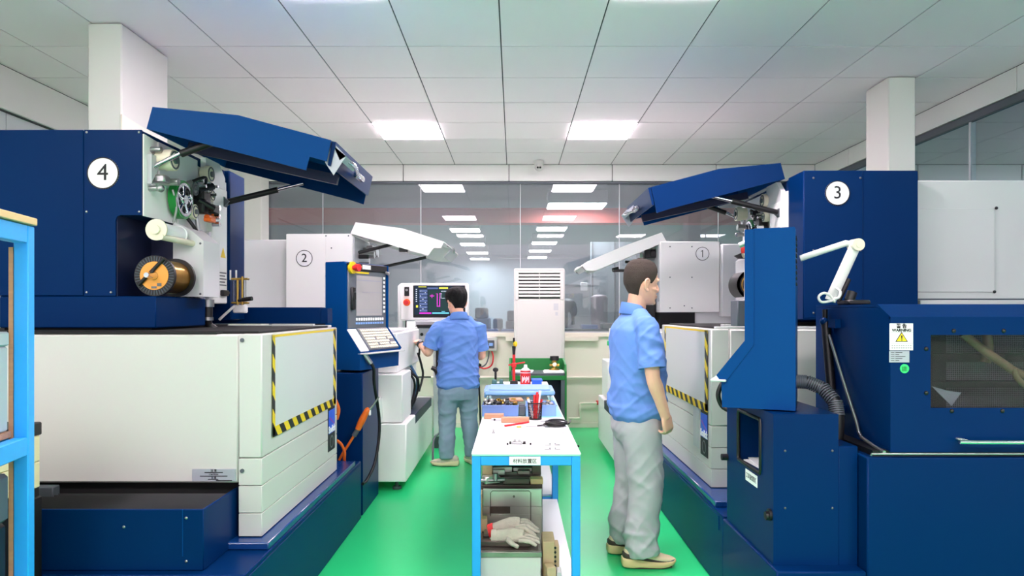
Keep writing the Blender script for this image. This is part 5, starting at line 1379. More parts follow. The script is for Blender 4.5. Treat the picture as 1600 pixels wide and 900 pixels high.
MB().sphere(p + Vector((0.012, 0, 0.365)), (0.02, 0.02, 0.026)).build('dial', 'yellow', r)
MB().cyl(p + Vector((0, 0, 0.36)), p + Vector((0, 0, 0.42)), 0.009).build('tip', 'black', r)
solo(MB().box(0.16, 0.245, 6.12, 6.28, TZ, TZ + 0.055, 0.006).box(0.155, 0.25, 6.11, 6.29, TZ + 0.045, TZ + 0.058, 0.003), 'blue_case', 'sticker_blue', 'small bright blue case right of the red spray can', 'case')
r = root('vise', 'small teal grey vise at the far left of the table', 'vise', (-0.15, 6.1, TZ))
MB().box(-0.19, -0.09, 6.02, 6.16, TZ, TZ + 0.03, 0.004).box(-0.19, -0.15, 6.04, 6.14, TZ + 0.03, TZ + 0.065, 0.004).box(-0.125, -0.095, 6.04, 6.14, TZ + 0.03, TZ + 0.065, 0.004).build('vise_body', material('teal_cast_iron', (74, 120, 122), 0.5), r)
MB().cyl((-0.16, 6.09, TZ + 0.065), (-0.16, 6.09, TZ + 0.14), 0.010).sphere((-0.16, 6.09, TZ + 0.15), (0.025, 0.02, 0.02)).build('handle', 'black', r)
for k in range(9):
    x, y = -0.07 + 0.026 * k + rng.uniform(-.006, .006), 5.82 + rng.uniform(-0.07, 0.14)
    x = x if k < 6 else x + 0.08
    m = ('black', 'scrap_l', 'dgrey', 'paper')[k % 4]
    mb = MB().box(x - 0.014, x + 0.014, y - 0.018, y + 0.018, TZ, TZ + 0.018 + 0.006 * (k % 3), 0.004, rot=Matrix.Rotation(k * 0.7, 3, 'Z')).cyl((x, y, TZ + 0.015), (x + 0.006, y, TZ + 0.034 + 0.005 * (k % 2)), 0.008, n=10)
    solo(mb, 'tool_bit', m, 'small loose tool piece behind the pale blue lid, %s from the left' % ('first', 'second', 'third', 'fourth', 'fifth', 'sixth', 'seventh', 'eighth', 'ninth')[k], 'tool', 'loose tool pieces on the far table')
# ---------------------------------------------------------------- under the near table
S = 0.1001
def under(name, label, cat, x0, x1, y0, y1, z0, z1, m, bev=0.003, rotz=0.0, extra=None):
    mb = MB().box(x0, x1, y0, y1, z0, z1, bev, rot=Matrix.Rotation(rotz, 3, 'Z') if rotz else None)
    if extra: extra(mb)
    return solo(mb, name, m, label, cat, 'steel fixtures under the near table')
r = root('enamel_box', 'pale grey enamel box with a steel rim, lowest and nearest under the table', 'box', (-0.02, 3.5, S))
MB().box(-0.170, 0.128, 3.34, 3.68, S, 0.235, 0.004).build('box_body', 'box_grey', r)
MB().box(-0.176, 0.134, 3.335, 3.685, 0.235, 0.262, 0.003).build('rim', 'scrap', r)
MB().box(-0.16, 0.118, 3.36, 3.66, 0.256, 0.264).build('box_top', 'scrap_d', r, smooth=False)
Z1 = 0.2645
under('steel_bar', 'long dark steel bar lying across the grey enamel box', 'bar', -0.165, 0.08, 3.40, 3.44, Z1, 0.29, 'scrap_d')
under('steel_bar', 'bright flat steel bar behind the dark bar on the grey box', 'bar', -0.12, 0.10, 3.47, 3.52, Z1, 0.285, 'scrap_l')
under('steel_plate', 'thin steel plate under the dirty gloves', 'plate', -0.155, 0.115, 3.55, 3.66, Z1, 0.278, 'scrap')
r = root('angle_block', 'tan stepped block with a row of holes right of the grey box', 'block', (0.17, 3.5, S))
MB().box(0.140, 0.20, 3.40, 3.56, S, 0.29, 0.004).box(0.20, 0.222, 3.42, 3.52, S, 0.26, 0.003).build('block', 'tan_block', r)
mb = MB()
for k in range(6):
    mb.cyl((0.201, 3.398, 0.15 + 0.022 * k), (0.201, 3.402, 0.15 + 0.022 * k), 0.006, n=10)
mb.build('hole', 'black', r)
under('tan_block', 'small dark edged tan block in front of the stepped block', 'block', 0.150, 0.195, 3.33, 3.395, S, 0.19, 'tan_block', rotz=0.25)
under('tan_block', 'slim pale block at the right end of the lower shelf', 'block', 0.205, 0.228, 3.335, 3.41, S, 0.165, 'box_grey')
# middle row: toolmaker's plate with a window
r = root('steel_frame_plate', 'upright bright steel plate with a rounded slot behind the gloves', 'plate', (0.0, 3.78, S))
zb, zt = S, 0.46
mb = MB().box(-0.165, 0.150, 3.74, 3.755, zb, 0.325, 0.002).box(-0.165, 0.150, 3.74, 3.755, 0.365, zt, 0.002).box(-0.165, -0.13, 3.74, 3.755, 0.325, 0.365).box(-0.02, 0.150, 3.74, 3.755, 0.325, 0.365)
mb.build('plate_body', 'scrap_l', r)
MB().box(-0.13, -0.02, 3.752, 3.760, 0.32, 0.37).build('slot_back', 'scrap_d', r, smooth=False)
MB().ring((0.0, 3.742, 0.42), (0.0, 3.738, 0.42), 0.0001 + 0.006, 0.002, n=10).tube([(-0.125, 3.738, 0.315), (-0.125, 3.738, 0.44), (-0.115, 3.738, 0.45), (0.08, 3.738, 0.45), (0.09, 3.738, 0.44), (0.09, 3.738, 0.28)], 0.002, n=6, sub=1).build('engraved_edge', 'scrap_d', r)
r = root('block_stack', 'pale block with black holes standing left of the slotted plate', 'block', (-0.18, 3.72, S))
MB().box(-0.192, -0.166, 3.62, 3.73, S, 0.46, 0.003).box(-0.175, -0.14, 3.63, 3.70, 0.2 + 0.065, 0.33, 0.003).build('block', 'tan_block', r)
mb = MB()
for z in (0.44, 0.415, 0.39):
    mb.box(-0.186, -0.172, 3.617, 3.621, z - 0.008, z + 0.006)
mb.build('hole', 'black', r, smooth=False)
r = root('rail_vise', 'dark steel rail vise on top of the slotted plate row', 'vise', (0.0, 3.95, S))
MB().box(-0.18, 0.155, 3.79, 4.10, S, 0.47, 0.004).build('vise_base', 'scrap_d', r)
MB().box(-0.06, 0.085, 3.80, 3.85, 0.47, 0.50, 0.003).build('jaw', 'scrap_d', r)
MB().box(0.09, 0.158, 3.795, 3.86, 0.4705, 0.50, 0.003).build('wooden_jaw', 'wood', r)
MB().box(-0.17, 0.10, 3.86, 3.90, 0.47, 0.485, 0.002).box(-0.17, -0.08, 3.80, 3.86, 0.47, 0.51, 0.006, rot=Matrix.Rotation(0.4, 3, 'Z')).build('slide', 'scrap_l', r)
mb = MB().cyl((-0.18, 3.80, 0.49), (-0.05, 3.80, 0.495), 0.010).cyl((-0.10, 3.80, 0.49), (-0.10, 3.80, 0.53), 0.014)
mb.build('screw_rod', 'steel', r)
# upper stack in the shade
k = 0
words = ('first', 'second', 'third', 'fourth', 'fifth', 'sixth', 'seventh', 'eighth')
z = 0.4705
for (x0, x1, y0, y1, h, m, rz) in ((-0.18, 0.15, 3.93, 4.14, 0.035, 'scrap', 0.0), (-0.16, -0.02, 3.92, 4.10, 0.03, 'scrap_l', 0.12), (0.0, 0.15, 3.94, 4.12, 0.022, 'scrap_l', -0.06), (-0.12, 0.14, 3.95, 4.15, 0.03, 'scrap_d', 0.05), (-0.17, 0.05, 3.96, 4.16, 0.025, 'scrap', -0.05), (-0.08, 0.15, 3.98, 4.16, 0.03, 'scrap_l', 0.0)):
    if k in (2,):
        zz = z - 0.03
    else:
        zz = z
    under('fixture_plate', 'machined fixture plate stacked high under the near table, %s from below' % words[k], 'plate', x0, x1, y0, y1, zz, zz + h, m, rotz=rz)
    if k != 2: z += h + 0.0005
    k += 1
for k, (x, y, sx, sz, m) in enumerate(((-0.15, 4.25, 0.06, 0.50, 'scrap_d'), (-0.08, 4.24, 0.05, 0.53, 'scrap'), (-0.02, 4.26, 0.05, 0.49, 'scrap_l'), (0.045, 4.25, 0.06, 0.52, 'scrap_d'), (0.115, 4.27, 0.055, 0.50, 'scrap'))):
    under('standing_fixture', 'tall fixture standing at the back of the lower shelf, %s from left' % words[k], 'fixture', x - sx / 2, x + sx / 2, y - 0.04, y + 0.08, S, S + sz, m)
for k in range(6):
    x = -0.155 + 0.055 * k
    solo(MB().box(x - 0.020, x + 0.018, 3.97, 4.02, z + 0.0, z + 0.016 + 0.008 * (k % 2), 0.003), 'clamp_jaw', ('scrap_l', 'scrap_d', 'scrap')[k % 3], 'small steel clamp jaw topping the stack under the table, %s from left' % words[k], 'jaw', 'clamp jaws on the stack')

# more small fixtures that fill the shelf
for k in range(4):
    z0 = S + 0.085 * k
    solo(MB().box(-0.193, -0.168, 3.50, 3.585, z0, z0 + 0.083, 0.003).cyl((-0.18, 3.499, z0 + 0.03), (-0.18, 3.494, z0 + 0.03), 0.007, n=10).cyl((-0.18, 3.499, z0 + 0.06), (-0.18, 3.494, z0 + 0.06), 0.007, n=10), 'spacer_block', ('tan_block', 'scrap', 'tan_block', 'scrap_l')[k], 'small spacer block in the left edge stack under the table, %s from below' % words[k], 'block', 'spacer blocks under the near table')
for k, (x0, x1, z0, z1, y, m) in enumerate(((-0.175, -0.12, 0.5015, 0.56, 3.885, 'tan_block'), (-0.115, -0.05, 0.5015, 0.53, 3.88, 'scrap_l'), (0.10, 0.15, 0.5015, 0.585, 3.88, 'scrap_d'), (0.02, 0.09, 0.5015, 0.525, 3.885, 'scrap'))):
    solo(MB().box(x0, x1, y, y + 0.035, z0, z1, 0.003).cyl(((x0 + x1) / 2, y - 0.001, (z0 + z1) / 2), ((x0 + x1) / 2, y - 0.006, (z0 + z1) / 2), 0.008, n=12), 'clamp_block', m, 'small clamp block with a round boss on the dark vise, %s in its row' % words[k], 'block', 'clamp blocks on the dark vise')
# dirty work gloves (five fingers each)
def remesh(mb, voxel, iters=6, fac=0.5):
    me = bpy.data.meshes.new('tmp')
    bmesh.ops.recalc_face_normals(mb.bm, faces=mb.bm.faces[:])
    mb.bm.to_mesh(me); mb.bm.free()
    o = bpy.data.objects.new('tmp', me)
    scene.collection.objects.link(o)
    m = o.modifiers.new('r', 'REMESH'); m.mode = 'VOXEL'; m.voxel_size = voxel
    if iters:
        s = o.modifiers.new('s', 'SMOOTH'); s.factor = fac; s.iterations = iters
    dg = bpy.context.evaluated_depsgraph_get()
    res = bpy.data.meshes.new_from_object(o.evaluated_get(dg))
    bpy.data.objects.remove(o); bpy.data.meshes.remove(me)
    out = MB(); out.bm.from_mesh(res); bpy.data.meshes.remove(res)
    return out
def glove(name, label, base, dirv, up, s, curl):
    base, d, u = Vector(base), Vector(dirv).normalized(), Vector(up).normalized()
    w = u.cross(d)
    Q = lambda a, b, c: base + (d * a + w * b + u * c) * s
    mb = MB()
    mb.tube([Q(-0.09, 0, 0.012), Q(-0.03, 0, 0.02), Q(0.03, 0, 0.028), Q(0.07, 0, 0.022)], [0.040 * s, 0.044 * s, 0.047 * s, 0.042 * s], n=14, flat=0.55)
    for k, (b, L) in enumerate(((-0.033, 0.07), (-0.011, 0.085), (0.012, 0.08), (0.034, 0.06))):
        mb.tube([Q(0.05, b, 0.025), Q(0.08 + L * 0.3, b * 1.15, 0.026 - curl * 0.2), Q(0.08 + L * 0.7, b * 1.25, 0.016 - curl * 0.7), Q(0.08 + L, b * 1.3, 0.004 - curl)], [0.014 * s, 0.013 * s, 0.012 * s, 0.009 * s], n=10)
    mb.tube([Q(-0.01, -0.03, 0.022), Q(0.02, -0.058, 0.018), Q(0.055, -0.075, 0.010)], [0.016 * s, 0.014 * s, 0.010 * s], n=10)
    g = remesh(mb, 0.0035, 3)
    for v in g.bm.verts:
        v.co += Vector((0, 0, 1)) * 0.003 * noise.noise(v.co * 55)
    r = root(name, label, 'glove', base, 'work gloves under the table')
    g.build('glove_body', 'glove', r)
    MB().tube([Q(-0.10, 0, 0.011), Q(-0.085, 0, 0.012), Q(-0.068, 0, 0.014)], [0.043 * s, 0.045 * s, 0.045 * s], n=16, flat=0.6, sub=2).build('cuff', 'red' if 'with a red' in label else 'glove', r)
glove('work_glove', 'dirty grey work glove with a red cuff on top of the steel stack', (-0.03, 3.50, 0.31), (1, -0.15, 0.22), (-0.2, -0.25, 1), 0.95, 0.035)
glove('work_glove', 'dirty grey work glove lying flat beneath the red cuffed one', (-0.02, 3.43, 0.287), (1, -0.1, -0.03), (0, -0.25, 1), 0.9, 0.0)

# ---------------------------------------------------------------- green bench and the air conditioner
gb = root('green_bench', 'dark green steel bench with raised sides in front of the air conditioner', 'bench', (0.25, 7.45, 0))
x0, x1, y0, y1 = -0.05, 0.545, 7.2, 7.62
MB().box(x0, x1, y1 - 0.02, y1, 0.70, 0.90, 0.004).build('back_board', 'bench_green', gb)
for x in (x0, x1 - 0.02):
    MB().prism([(y0, 0.79), (y0 + 0.04, 0.86), (y1, 0.90), (y1, 0.0), (y0, 0.0)], 'x', x, x + 0.02).build('side_board', 'bench_green', gb, smooth=False)
MB().box(x0 + 0.02, x1 - 0.02, y0, y1 - 0.02, 0.745, 0.77, 0.003).build('bench_top', 'dgrey', gb)
MB().box(x0 + 0.02, x1 - 0.02, y0 - 0.004, y0 + 0.02, 0.70, 0.745, 0.003).build('front_rail', 'bench_green', gb)
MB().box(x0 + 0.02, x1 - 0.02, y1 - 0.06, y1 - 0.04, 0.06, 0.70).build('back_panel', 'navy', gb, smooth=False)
MB().box(x0 + 0.02, x1 - 0.02, y0 + 0.02, y1 - 0.04, 0.10, 0.12).build('bottom_shelf', 'dgrey', gb, smooth=False)
MB().box(x1 - 0.06, x1 - 0.02, y0 + 0.0, y0 + 0.03, 0.0, 0.74, 0.003).box(x0 + 0.02, x0 + 0.06, y0, y0 + 0.03, 0.0, 0.74, 0.003).build('leg', 'dgrey', gb)
solo(MB().box(0.31, 0.53, 7.24, 7.48, 0.7705, 0.778, 0.002).box(0.33, 0.52, 7.26, 7.46, 0.778, 0.788, 0.002, rot=Matrix.Rotation(0.12, 3, 'Z')), 'white_sheets', 'paper', 'white sheets piled on the right of the green bench', 'paper')
solo(MB().box(0.0, 0.20, 7.24, 7.46, 0.7705, 0.786, 0.002, rot=Matrix.Rotation(-0.1, 3, 'Z')), 'white_sheets', 'paper', 'white sheets on the left of the green bench', 'paper')
p = Vector((0.43, 7.42, 0.789))
r = root('brass_gauge', 'brass valve with a black knob standing on the white sheets', 'valve', p)
MB().cyl(p, p + Vector((0, 0, 0.02)), 0.06, 0.05).cyl(p + Vector((0, 0, 0.02)), p + Vector((0, 0, 0.10)), 0.026, 0.02).cyl(p + Vector((-0.05, 0, 0.05)), p + Vector((0.05, 0, 0.05)), 0.015).cyl(p + Vector((0, 0, 0.075)), p + Vector((0, 0, 0.085)), 0.035).build('valve_body', 'brass', r)
MB().cyl(p + Vector((0, 0, 0.10)), p + Vector((0, 0, 0.145)), 0.05, 0.046).build('knob', 'black', r)
MB().cyl(p + Vector((0, -0.027, 0.06)), p + Vector((0, -0.05, 0.06)), 0.022).build('gauge_face', 'cream', r)
for k, (x, z, m, nm) in enumerate(((0.42, 0.121, 'red', 'red tin on the lower shelf of the green bench'), (0.30, 0.121, 'dgrey', 'dark tin on the lower shelf of the green bench'))):
    solo(MB().cyl((x, 7.36, z), (x, 7.36, z + 0.20), 0.05), 'tin', m, nm, 'tin')
solo(MB().tube([(0.50, 7.20, 0.13), (0.54, 7.12, 0.05), (0.60, 7.1, 0.03), (0.66, 7.15, 0.03)], 0.012), 'bench_cable', 'black', 'short black cable at the foot of the green bench', 'cable')
ac = root('air_conditioner', 'tall white standing air conditioner by the glass partition', 'air conditioner', (0.29, 8.2, 0))
x0, x1, y0, y1 = 0.0, 0.586, 8.05, 8.40
MB().box(x0, x1, y0, y1, 0.0, 1.905, 0.014).build('ac_body', 'white', ac)
MB().box(x0 + 0.03, x1 - 0.03, y0 - 0.008, y0 + 0.004, 0.10, 1.54, 0.006).build('front_panel', 'white', ac)
MB().box(x0 + 0.055, x1 - 0.055, y0 - 0.004, y0 + 0.002, 1.555, 1.875).build('grille_back', 'blackm', ac, smooth=False)
for k in range(8):
    z = 1.572 + 0.0395 * k
    MB().box(x0 + 0.055, x1 - 0.055, y0 - 0.018, y0 - 0.003, z, z + 0.026, 0.003, rot=Matrix.Rotation(-0.3, 3, 'X')).build('slat', 'white', ac)
MB().box((x0 + x1) / 2 - 0.004, (x0 + x1) / 2 + 0.004, y0 - 0.02, y0, 1.555, 1.875).build('grille_bar', 'white', ac, smooth=False)
MB().box(x0 + 0.012, x0 + 0.055, y0 - 0.012, y0, 1.54, 1.89, 0.004).box(x1 - 0.055, x1 - 0.012, y0 - 0.012, y0, 1.54, 1.89, 0.004).box(x0 + 0.012, x1 - 0.012, y0 - 0.012, y0, 1.875, 1.893, 0.004).build('grille_frame', 'white', ac)
MB().box(x1 - 0.13, x1 - 0.075, y0 - 0.0095, y0 - 0.008, 1.42, 1.50).box(x1 - 0.11, x1 - 0.08, y0 - 0.0095, y0 - 0.008, 1.36, 1.40).build('energy_label', 'lgrey', ac, smooth=False)

# ---------------------------------------------------------------- left foreground: blue rack and crate
RK = Matrix.Translation((-1.458, 2.08, 0)) @ Matrix.Rotation(math.radians(11.2), 4, 'Z')
rk = root('storage_rack', 'sky blue steel rack with wooden boards at the near left edge', 'rack', (-1.458, 2.08, 0))
def rb(nm, m, *a, **k):
    return MB().box(*a, **k).build(nm, m, rk, place=RK)
for x in (-0.02, -0.66):
    for y in (-0.02, -1.22):
        rb('post', 'sky_post', x, x + 0.04, y, y + 0.04, 0, 1.665, bev=0.003)
for z in (1.612, 0.985, 0.55):
    for x in (-0.018, -0.658):
        rb('beam', 'sky_post', x, x + 0.036, -1.18, -0.02, z, z + 0.055, bev=0.003)
    rb('beam', 'sky_post', -0.62, -0.02, -0.018, 0.018, z, z + 0.055, bev=0.003) if z < 1.0 else None
    rb('beam', 'sky_post', -0.62, -0.02, -1.218, -1.182, z, z + 0.055, bev=0.003)
for k in range(4):
    xx = -0.66 + 0.1725 * k
    rb('board', 'wood', xx, xx + 0.17, -1.22, 0.02, 1.668, 1.69, bev=0.002)
for k in range(4):
    xx = -0.62 + 0.15 * k
    rb('board', 'wood_b', xx, xx + 0.148, -1.18, -0.025, 1.041, 1.06, bev=0.002)
    rb('board', 'wood_b', xx, xx + 0.148, -1.18, -0.025, 0.606, 0.625, bev=0.002)
rb('brown_edging', 'wood_b', -0.032, -0.0205, -0.02, 0.0, 0, 1.60)
bx = root('steel_case', 'grey steel case on the middle shelf of the blue rack', 'case', tuple(RK @ Vector((-0.2, -0.4, 1.0605))))
MB().box(-0.40, -0.026, -0.62, -0.035, 1.0605, 1.31, 0.006).build('case_body', 'lgrey', bx, place=RK)
MB().box(-0.403, -0.0235, -0.623, -0.032, 1.31, 1.352, 0.005).build('case_lid', 'lgrey', bx, place=RK)
bx = root('black_case', 'black plastic case on the lowest shelf of the blue rack', 'case', tuple(RK @ Vector((-0.2, -0.35, 0.6255))))
MB().box(-0.42, -0.028, -0.60, -0.035, 0.6255, 0.80, 0.012).build('case_body', 'black', bx, place=RK)
MB().box(-0.423, -0.0235, -0.603, -0.032, 0.80, 0.94, 0.01).build('case_lid', 'dgrey', bx, place=RK)
ct = root('drawer_stand', 'black framed stand with cream wooden crates behind the rack post', 'stand', (-2.1, 2.7, 0))
MB().box(-2.40, -1.822, 2.35, 2.70, 0.0, 0.70, 0.004).build('stand_body', 'black', ct)
MB().box(-2.39, -1.827, 2.36, 2.69, 0.70, 0.735, 0.002).box(-2.40, -1.822, 2.35, 2.70, 0.935, 0.985, 0.004).build('stand_frame', 'black', ct)
for k in range(2):
    b = MB().box(-2.385, -1.824, 2.36, 2.69, 0.736 + 0.10 * k, 0.834 + 0.10 * k, 0.003).build('crate_board', 'crate', ct)
# ---------------------------------------------------------------- people (local frame: x = forwards, y = to the person's left, z = up)
def ell(c, ax, ay, n=28, p=2.3, tilt=0.0, yaw=0.0):
    """super-ellipse ring round c, ax half depth, ay half width"""
    R = []
    for k in range(n):
        a = 2 * PI * k / n
        ca, sa = math.cos(a), math.sin(a)
        x = ax * math.copysign(abs(ca) ** (2 / p), ca)
        y = ay * math.copysign(abs(sa) ** (2 / p), sa)
        v = Vector((x, y, -tilt * x))
        if yaw: v = Matrix.Rotation(yaw, 3, 'Z') @ v
        R.append(Vector(c) + v)
    return R

HEAD = [(0.116, 0.012, -0.030, 0.016), (0.111, 0.040, -0.055, 0.040), (0.098, 0.064, -0.078, 0.058), (0.076, 0.081, -0.093, 0.069), (0.048, 0.090, -0.101, 0.0755), (0.020, 0.093, -0.103, 0.077), (0.006, 0.0925, -0.103, 0.0765), (-0.010, 0.086, -0.101, 0.075), (-0.030, 0.086, -0.089, 0.072), (-0.052, 0.087, -0.074, 0.067), (-0.066, 0.088, -0.062, 0.061), (-0.080, 0.084, -0.050, 0.055), (-0.096, 0.083, -0.030, 0.044), (-0.108, 0.076, -0.005, 0.032), (-0.114, 0.060, 0.012, 0.018)]
def head_sec(z):
    H = HEAD
    for a, b in zip(H, H[1:]):
        if b[0] <= z <= a[0]:
            t = (z - b[0]) / (a[0] - b[0])
            return [b[i] + (a[i] - b[i]) * t for i in (1, 2, 3)]
    return list(H[0][1:]) if z > H[0][0] else list(H[-1][1:])

def head_geo(mb, W):
    """skull, brow, nose, lips, chin and ears; W places it"""
    rings = [[W @ p for p in ell(((xf + xb) / 2, 0, z), (xf - xb) / 2, w, 32, 2.15)] for z, xf, xb, w in HEAD]
    mb.loft(rings)
    L = lambda *a: W @ Vector(a)
    mb.tube([L(0.082, 0, 0.012), L(0.093, 0, -0.006), L(0.104, 0, -0.028), L(0.102, 0, -0.038), L(0.09, 0, -0.044)], [0.008, 0.008, 0.0095, 0.0105, 0.008], n=12)
    for s in (-1, 1):
        mb.sphere(L(0.091, 0.011 * s, -0.037), 0.008)
        mb.tube([L(0.084, 0.012 * s, 0.016), L(0.087, 0.034 * s, 0.019), L(0.072, 0.055 * s, 0.012)], [0.008, 0.009, 0.007], n=10)
        mb.tube([L(0.066, 0.024 * s, -0.032), L(0.056, 0.044 * s, -0.034), L(0.026, 0.058 * s, -0.03)], [0.015, 0.016, 0.013], n=12)
        # ear: rim, lobe and bowl
        e = lambda x, z, o=0.0: L(-0.006 + x, (0.074 + o) * s, -0.016 + z)
        mb.tube([e(0.010, 0.008, 0.004), e(0.010, 0.024, 0.010), e(-0.003, 0.033, 0.015), e(-0.019, 0.024, 0.019), e(-0.022, 0.004, 0.018), e(-0.013, -0.016, 0.012), e(0.001, -0.027, 0.007), e(0.009, -0.022, 0.004)], [0.005, 0.0055, 0.006, 0.006, 0.006, 0.0065, 0.008, 0.006], n=10)
        mb.tube([e(-0.002, -0.015, -0.001), e(-0.006, 0.004, 0.002), e(-0.004, 0.022, 0.003)], [0.012, 0.014, 0.010], n=10)
    mb.tube([L(0.084, -0.022, -0.066), L(0.093, 0, -0.064), L(0.084, 0.022, -0.066)], [0.004, 0.0075, 0.004], n=10)
    mb.tube([L(0.082, -0.020, -0.074), L(0.091, 0, -0.0745), L(0.082, 0.020, -0.074)], [0.004, 0.008, 0.004], n=10)
    mb.sphere(L(0.074, 0, -0.101), (0.018, 0.020, 0.014))

def hair_geo(W, front, side, nape, thick, rough, seed, tuft=0.0):
    """cap of hair: sections of the skull pushed outwards, sunk below the skin outside the hairline"""
    n = 96
    rings = []
    zs = [0.121 - 0.205 * (k / 46) for k in range(47)]
    for i, z in enumerate(zs):
        xf, xb, w = head_sec(min(z, 0.1155))
        if z > 0.113:
            f = 0.75; xf, xb, w = xf * f, xb * f, w * f
        ring = []
        for k in range(n):
            a = 2 * PI * k / n
            ca, sa = math.cos(a), math.sin(a)
            b = abs(math.atan2(sa, ca))                       # 0 = face, pi = nape
            if b < 0.75: zl = front - 0.02 * (b / 0.75)
            elif b < 1.25: zl = front - 0.02 + (side - front + 0.02) * (b - 0.75) / 0.5
            elif b < 1.75: zl = side + (0.028 - side) * 0.0 + (0.012 if 1.48 < b < 1.80 else 0)
            else: zl = side + 0.012 + (nape - side - 0.012) * min(1, (b - 1.75) / 0.7)
            t = max(0.0, min(1.0, (z - zl) / 0.012))
            top = max(0.0, min(1.0, (z + 0.02) / 0.09))
            fade = max(0.0, min(1.0, (z - zl) / 0.055)) ** 0.6
            crown = max(0.0, min(1.0, (z - 0.055) / 0.06))
            th = (0.0022 + thick * (0.35 + 0.65 * top) * fade * (1 - 0.40 * crown)) * t - 0.010 * (1 - t)
            p = Vector(((xf + xb) / 2 + (xf - xb) / 2 * math.copysign(abs(ca) ** 0.93, ca), w * math.copysign(abs(sa) ** 0.93, sa), z))
            nn = Vector((ca / max(0.02, (xf - xb) / 2), sa / max(0.02, w), 0.9 * max(0, z - 0.03) / 0.09 / 0.08)).normalized()
            f = noise.noise(Vector((p.x * 60, p.y * 60, p.z * 14 + seed)))
            g = noise.noise(Vector((p.x * 26 + seed, p.y * 26, p.z * 9)))
            p = p + Vector((0, 0, thick * 0.75 * crown * crown))
            ring.append(W @ (p + nn * (th + t * (rough * f + tuft * g * (0.4 + top)))))
        rings.append(ring)
    return MB().loft(rings)

def hand_geo(mb, wrist, d, back, thumb_side, curls, s=1.0, thumb_in=0.4):
    """palm and five fingers; d = towards the fingertips, back = out of the back of the hand, thumb_side = towards the thumb"""
    d = Vector(d).normalized(); b = Vector(back).normalized(); t = Vector(thumb_side).normalized()
    b = (b - d * b.dot(d)).normalized(); t = (t - d * t.dot(d) - b * t.dot(b)).normalized()
    Q = lambda x, y, z: Vector(wrist) + (d * x + t * y + b * z) * s
    # palm as flattened sections
    def sec(x, hw, hh, yo=0.0, zo=0.0):
        return [Q(x, yo + hw * math.copysign(abs(math.cos(a)) ** 0.8, math.cos(a)), zo + hh * math.copysign(abs(math.sin(a)) ** 0.8, math.sin(a))) for a in [2 * PI * k / 20 for k in range(20)]]
    mb.loft([sec(-0.03, 0.019, 0.016), sec(0.0, 0.0255, 0.0185), sec(0.02, 0.033, 0.017), sec(0.05, 0.040, 0.016, 0.0, -0.002), (sec(0.075, 0.041, 0.014, 0.0, -0.004)), sec(0.092, 0.038, 0.010, 0.0, -0.005)])
    for k, (y, L, r) in enumerate(((0.030, 0.072, 0.0088), (0.010, 0.080, 0.0092), (-0.010, 0.075, 0.0088), (-0.029, 0.058, 0.0078))):
        c = curls[k]
        ang = 0.15; x, z = 0.082 - (0.006 if k == 3 else 0), -0.003
        pts = [Q(x - 0.02, y * 0.95, z)]; rr = [r * 1.05]
        pts.append(Q(x, y, z)); rr.append(r * 1.1)
        for f, cc in ((0.45, c), (0.31, c * 1.15), (0.24, c * 0.8)):
            ang += cc
            x += L * f * math.cos(ang); z -= L * f * math.sin(ang)
            pts.append(Q(x, y * (1 + 0.04 * math.cos(ang)), z)); rr.append(r * (1.0 if f > 0.4 else 0.95 if f > 0.3 else 0.72))
        mb.tube(pts, [q * s for q in rr], n=10, sub=4)
    mb.tube([Q(0.008, 0.020, -0.006), Q(0.030, 0.042, -0.012), Q(0.055, 0.056 - 0.012 * thumb_in, -0.016 - 0.012 * thumb_in), Q(0.078, 0.056 - 0.03 * thumb_in, -0.020 - 0.02 * thumb_in), Q(0.090, 0.052 - 0.036 * thumb_in, -0.022 - 0.024 * thumb_in)], [q * s for q in (0.013, 0.0125, 0.0105, 0.0095, 0.006)], n=10, sub=4)

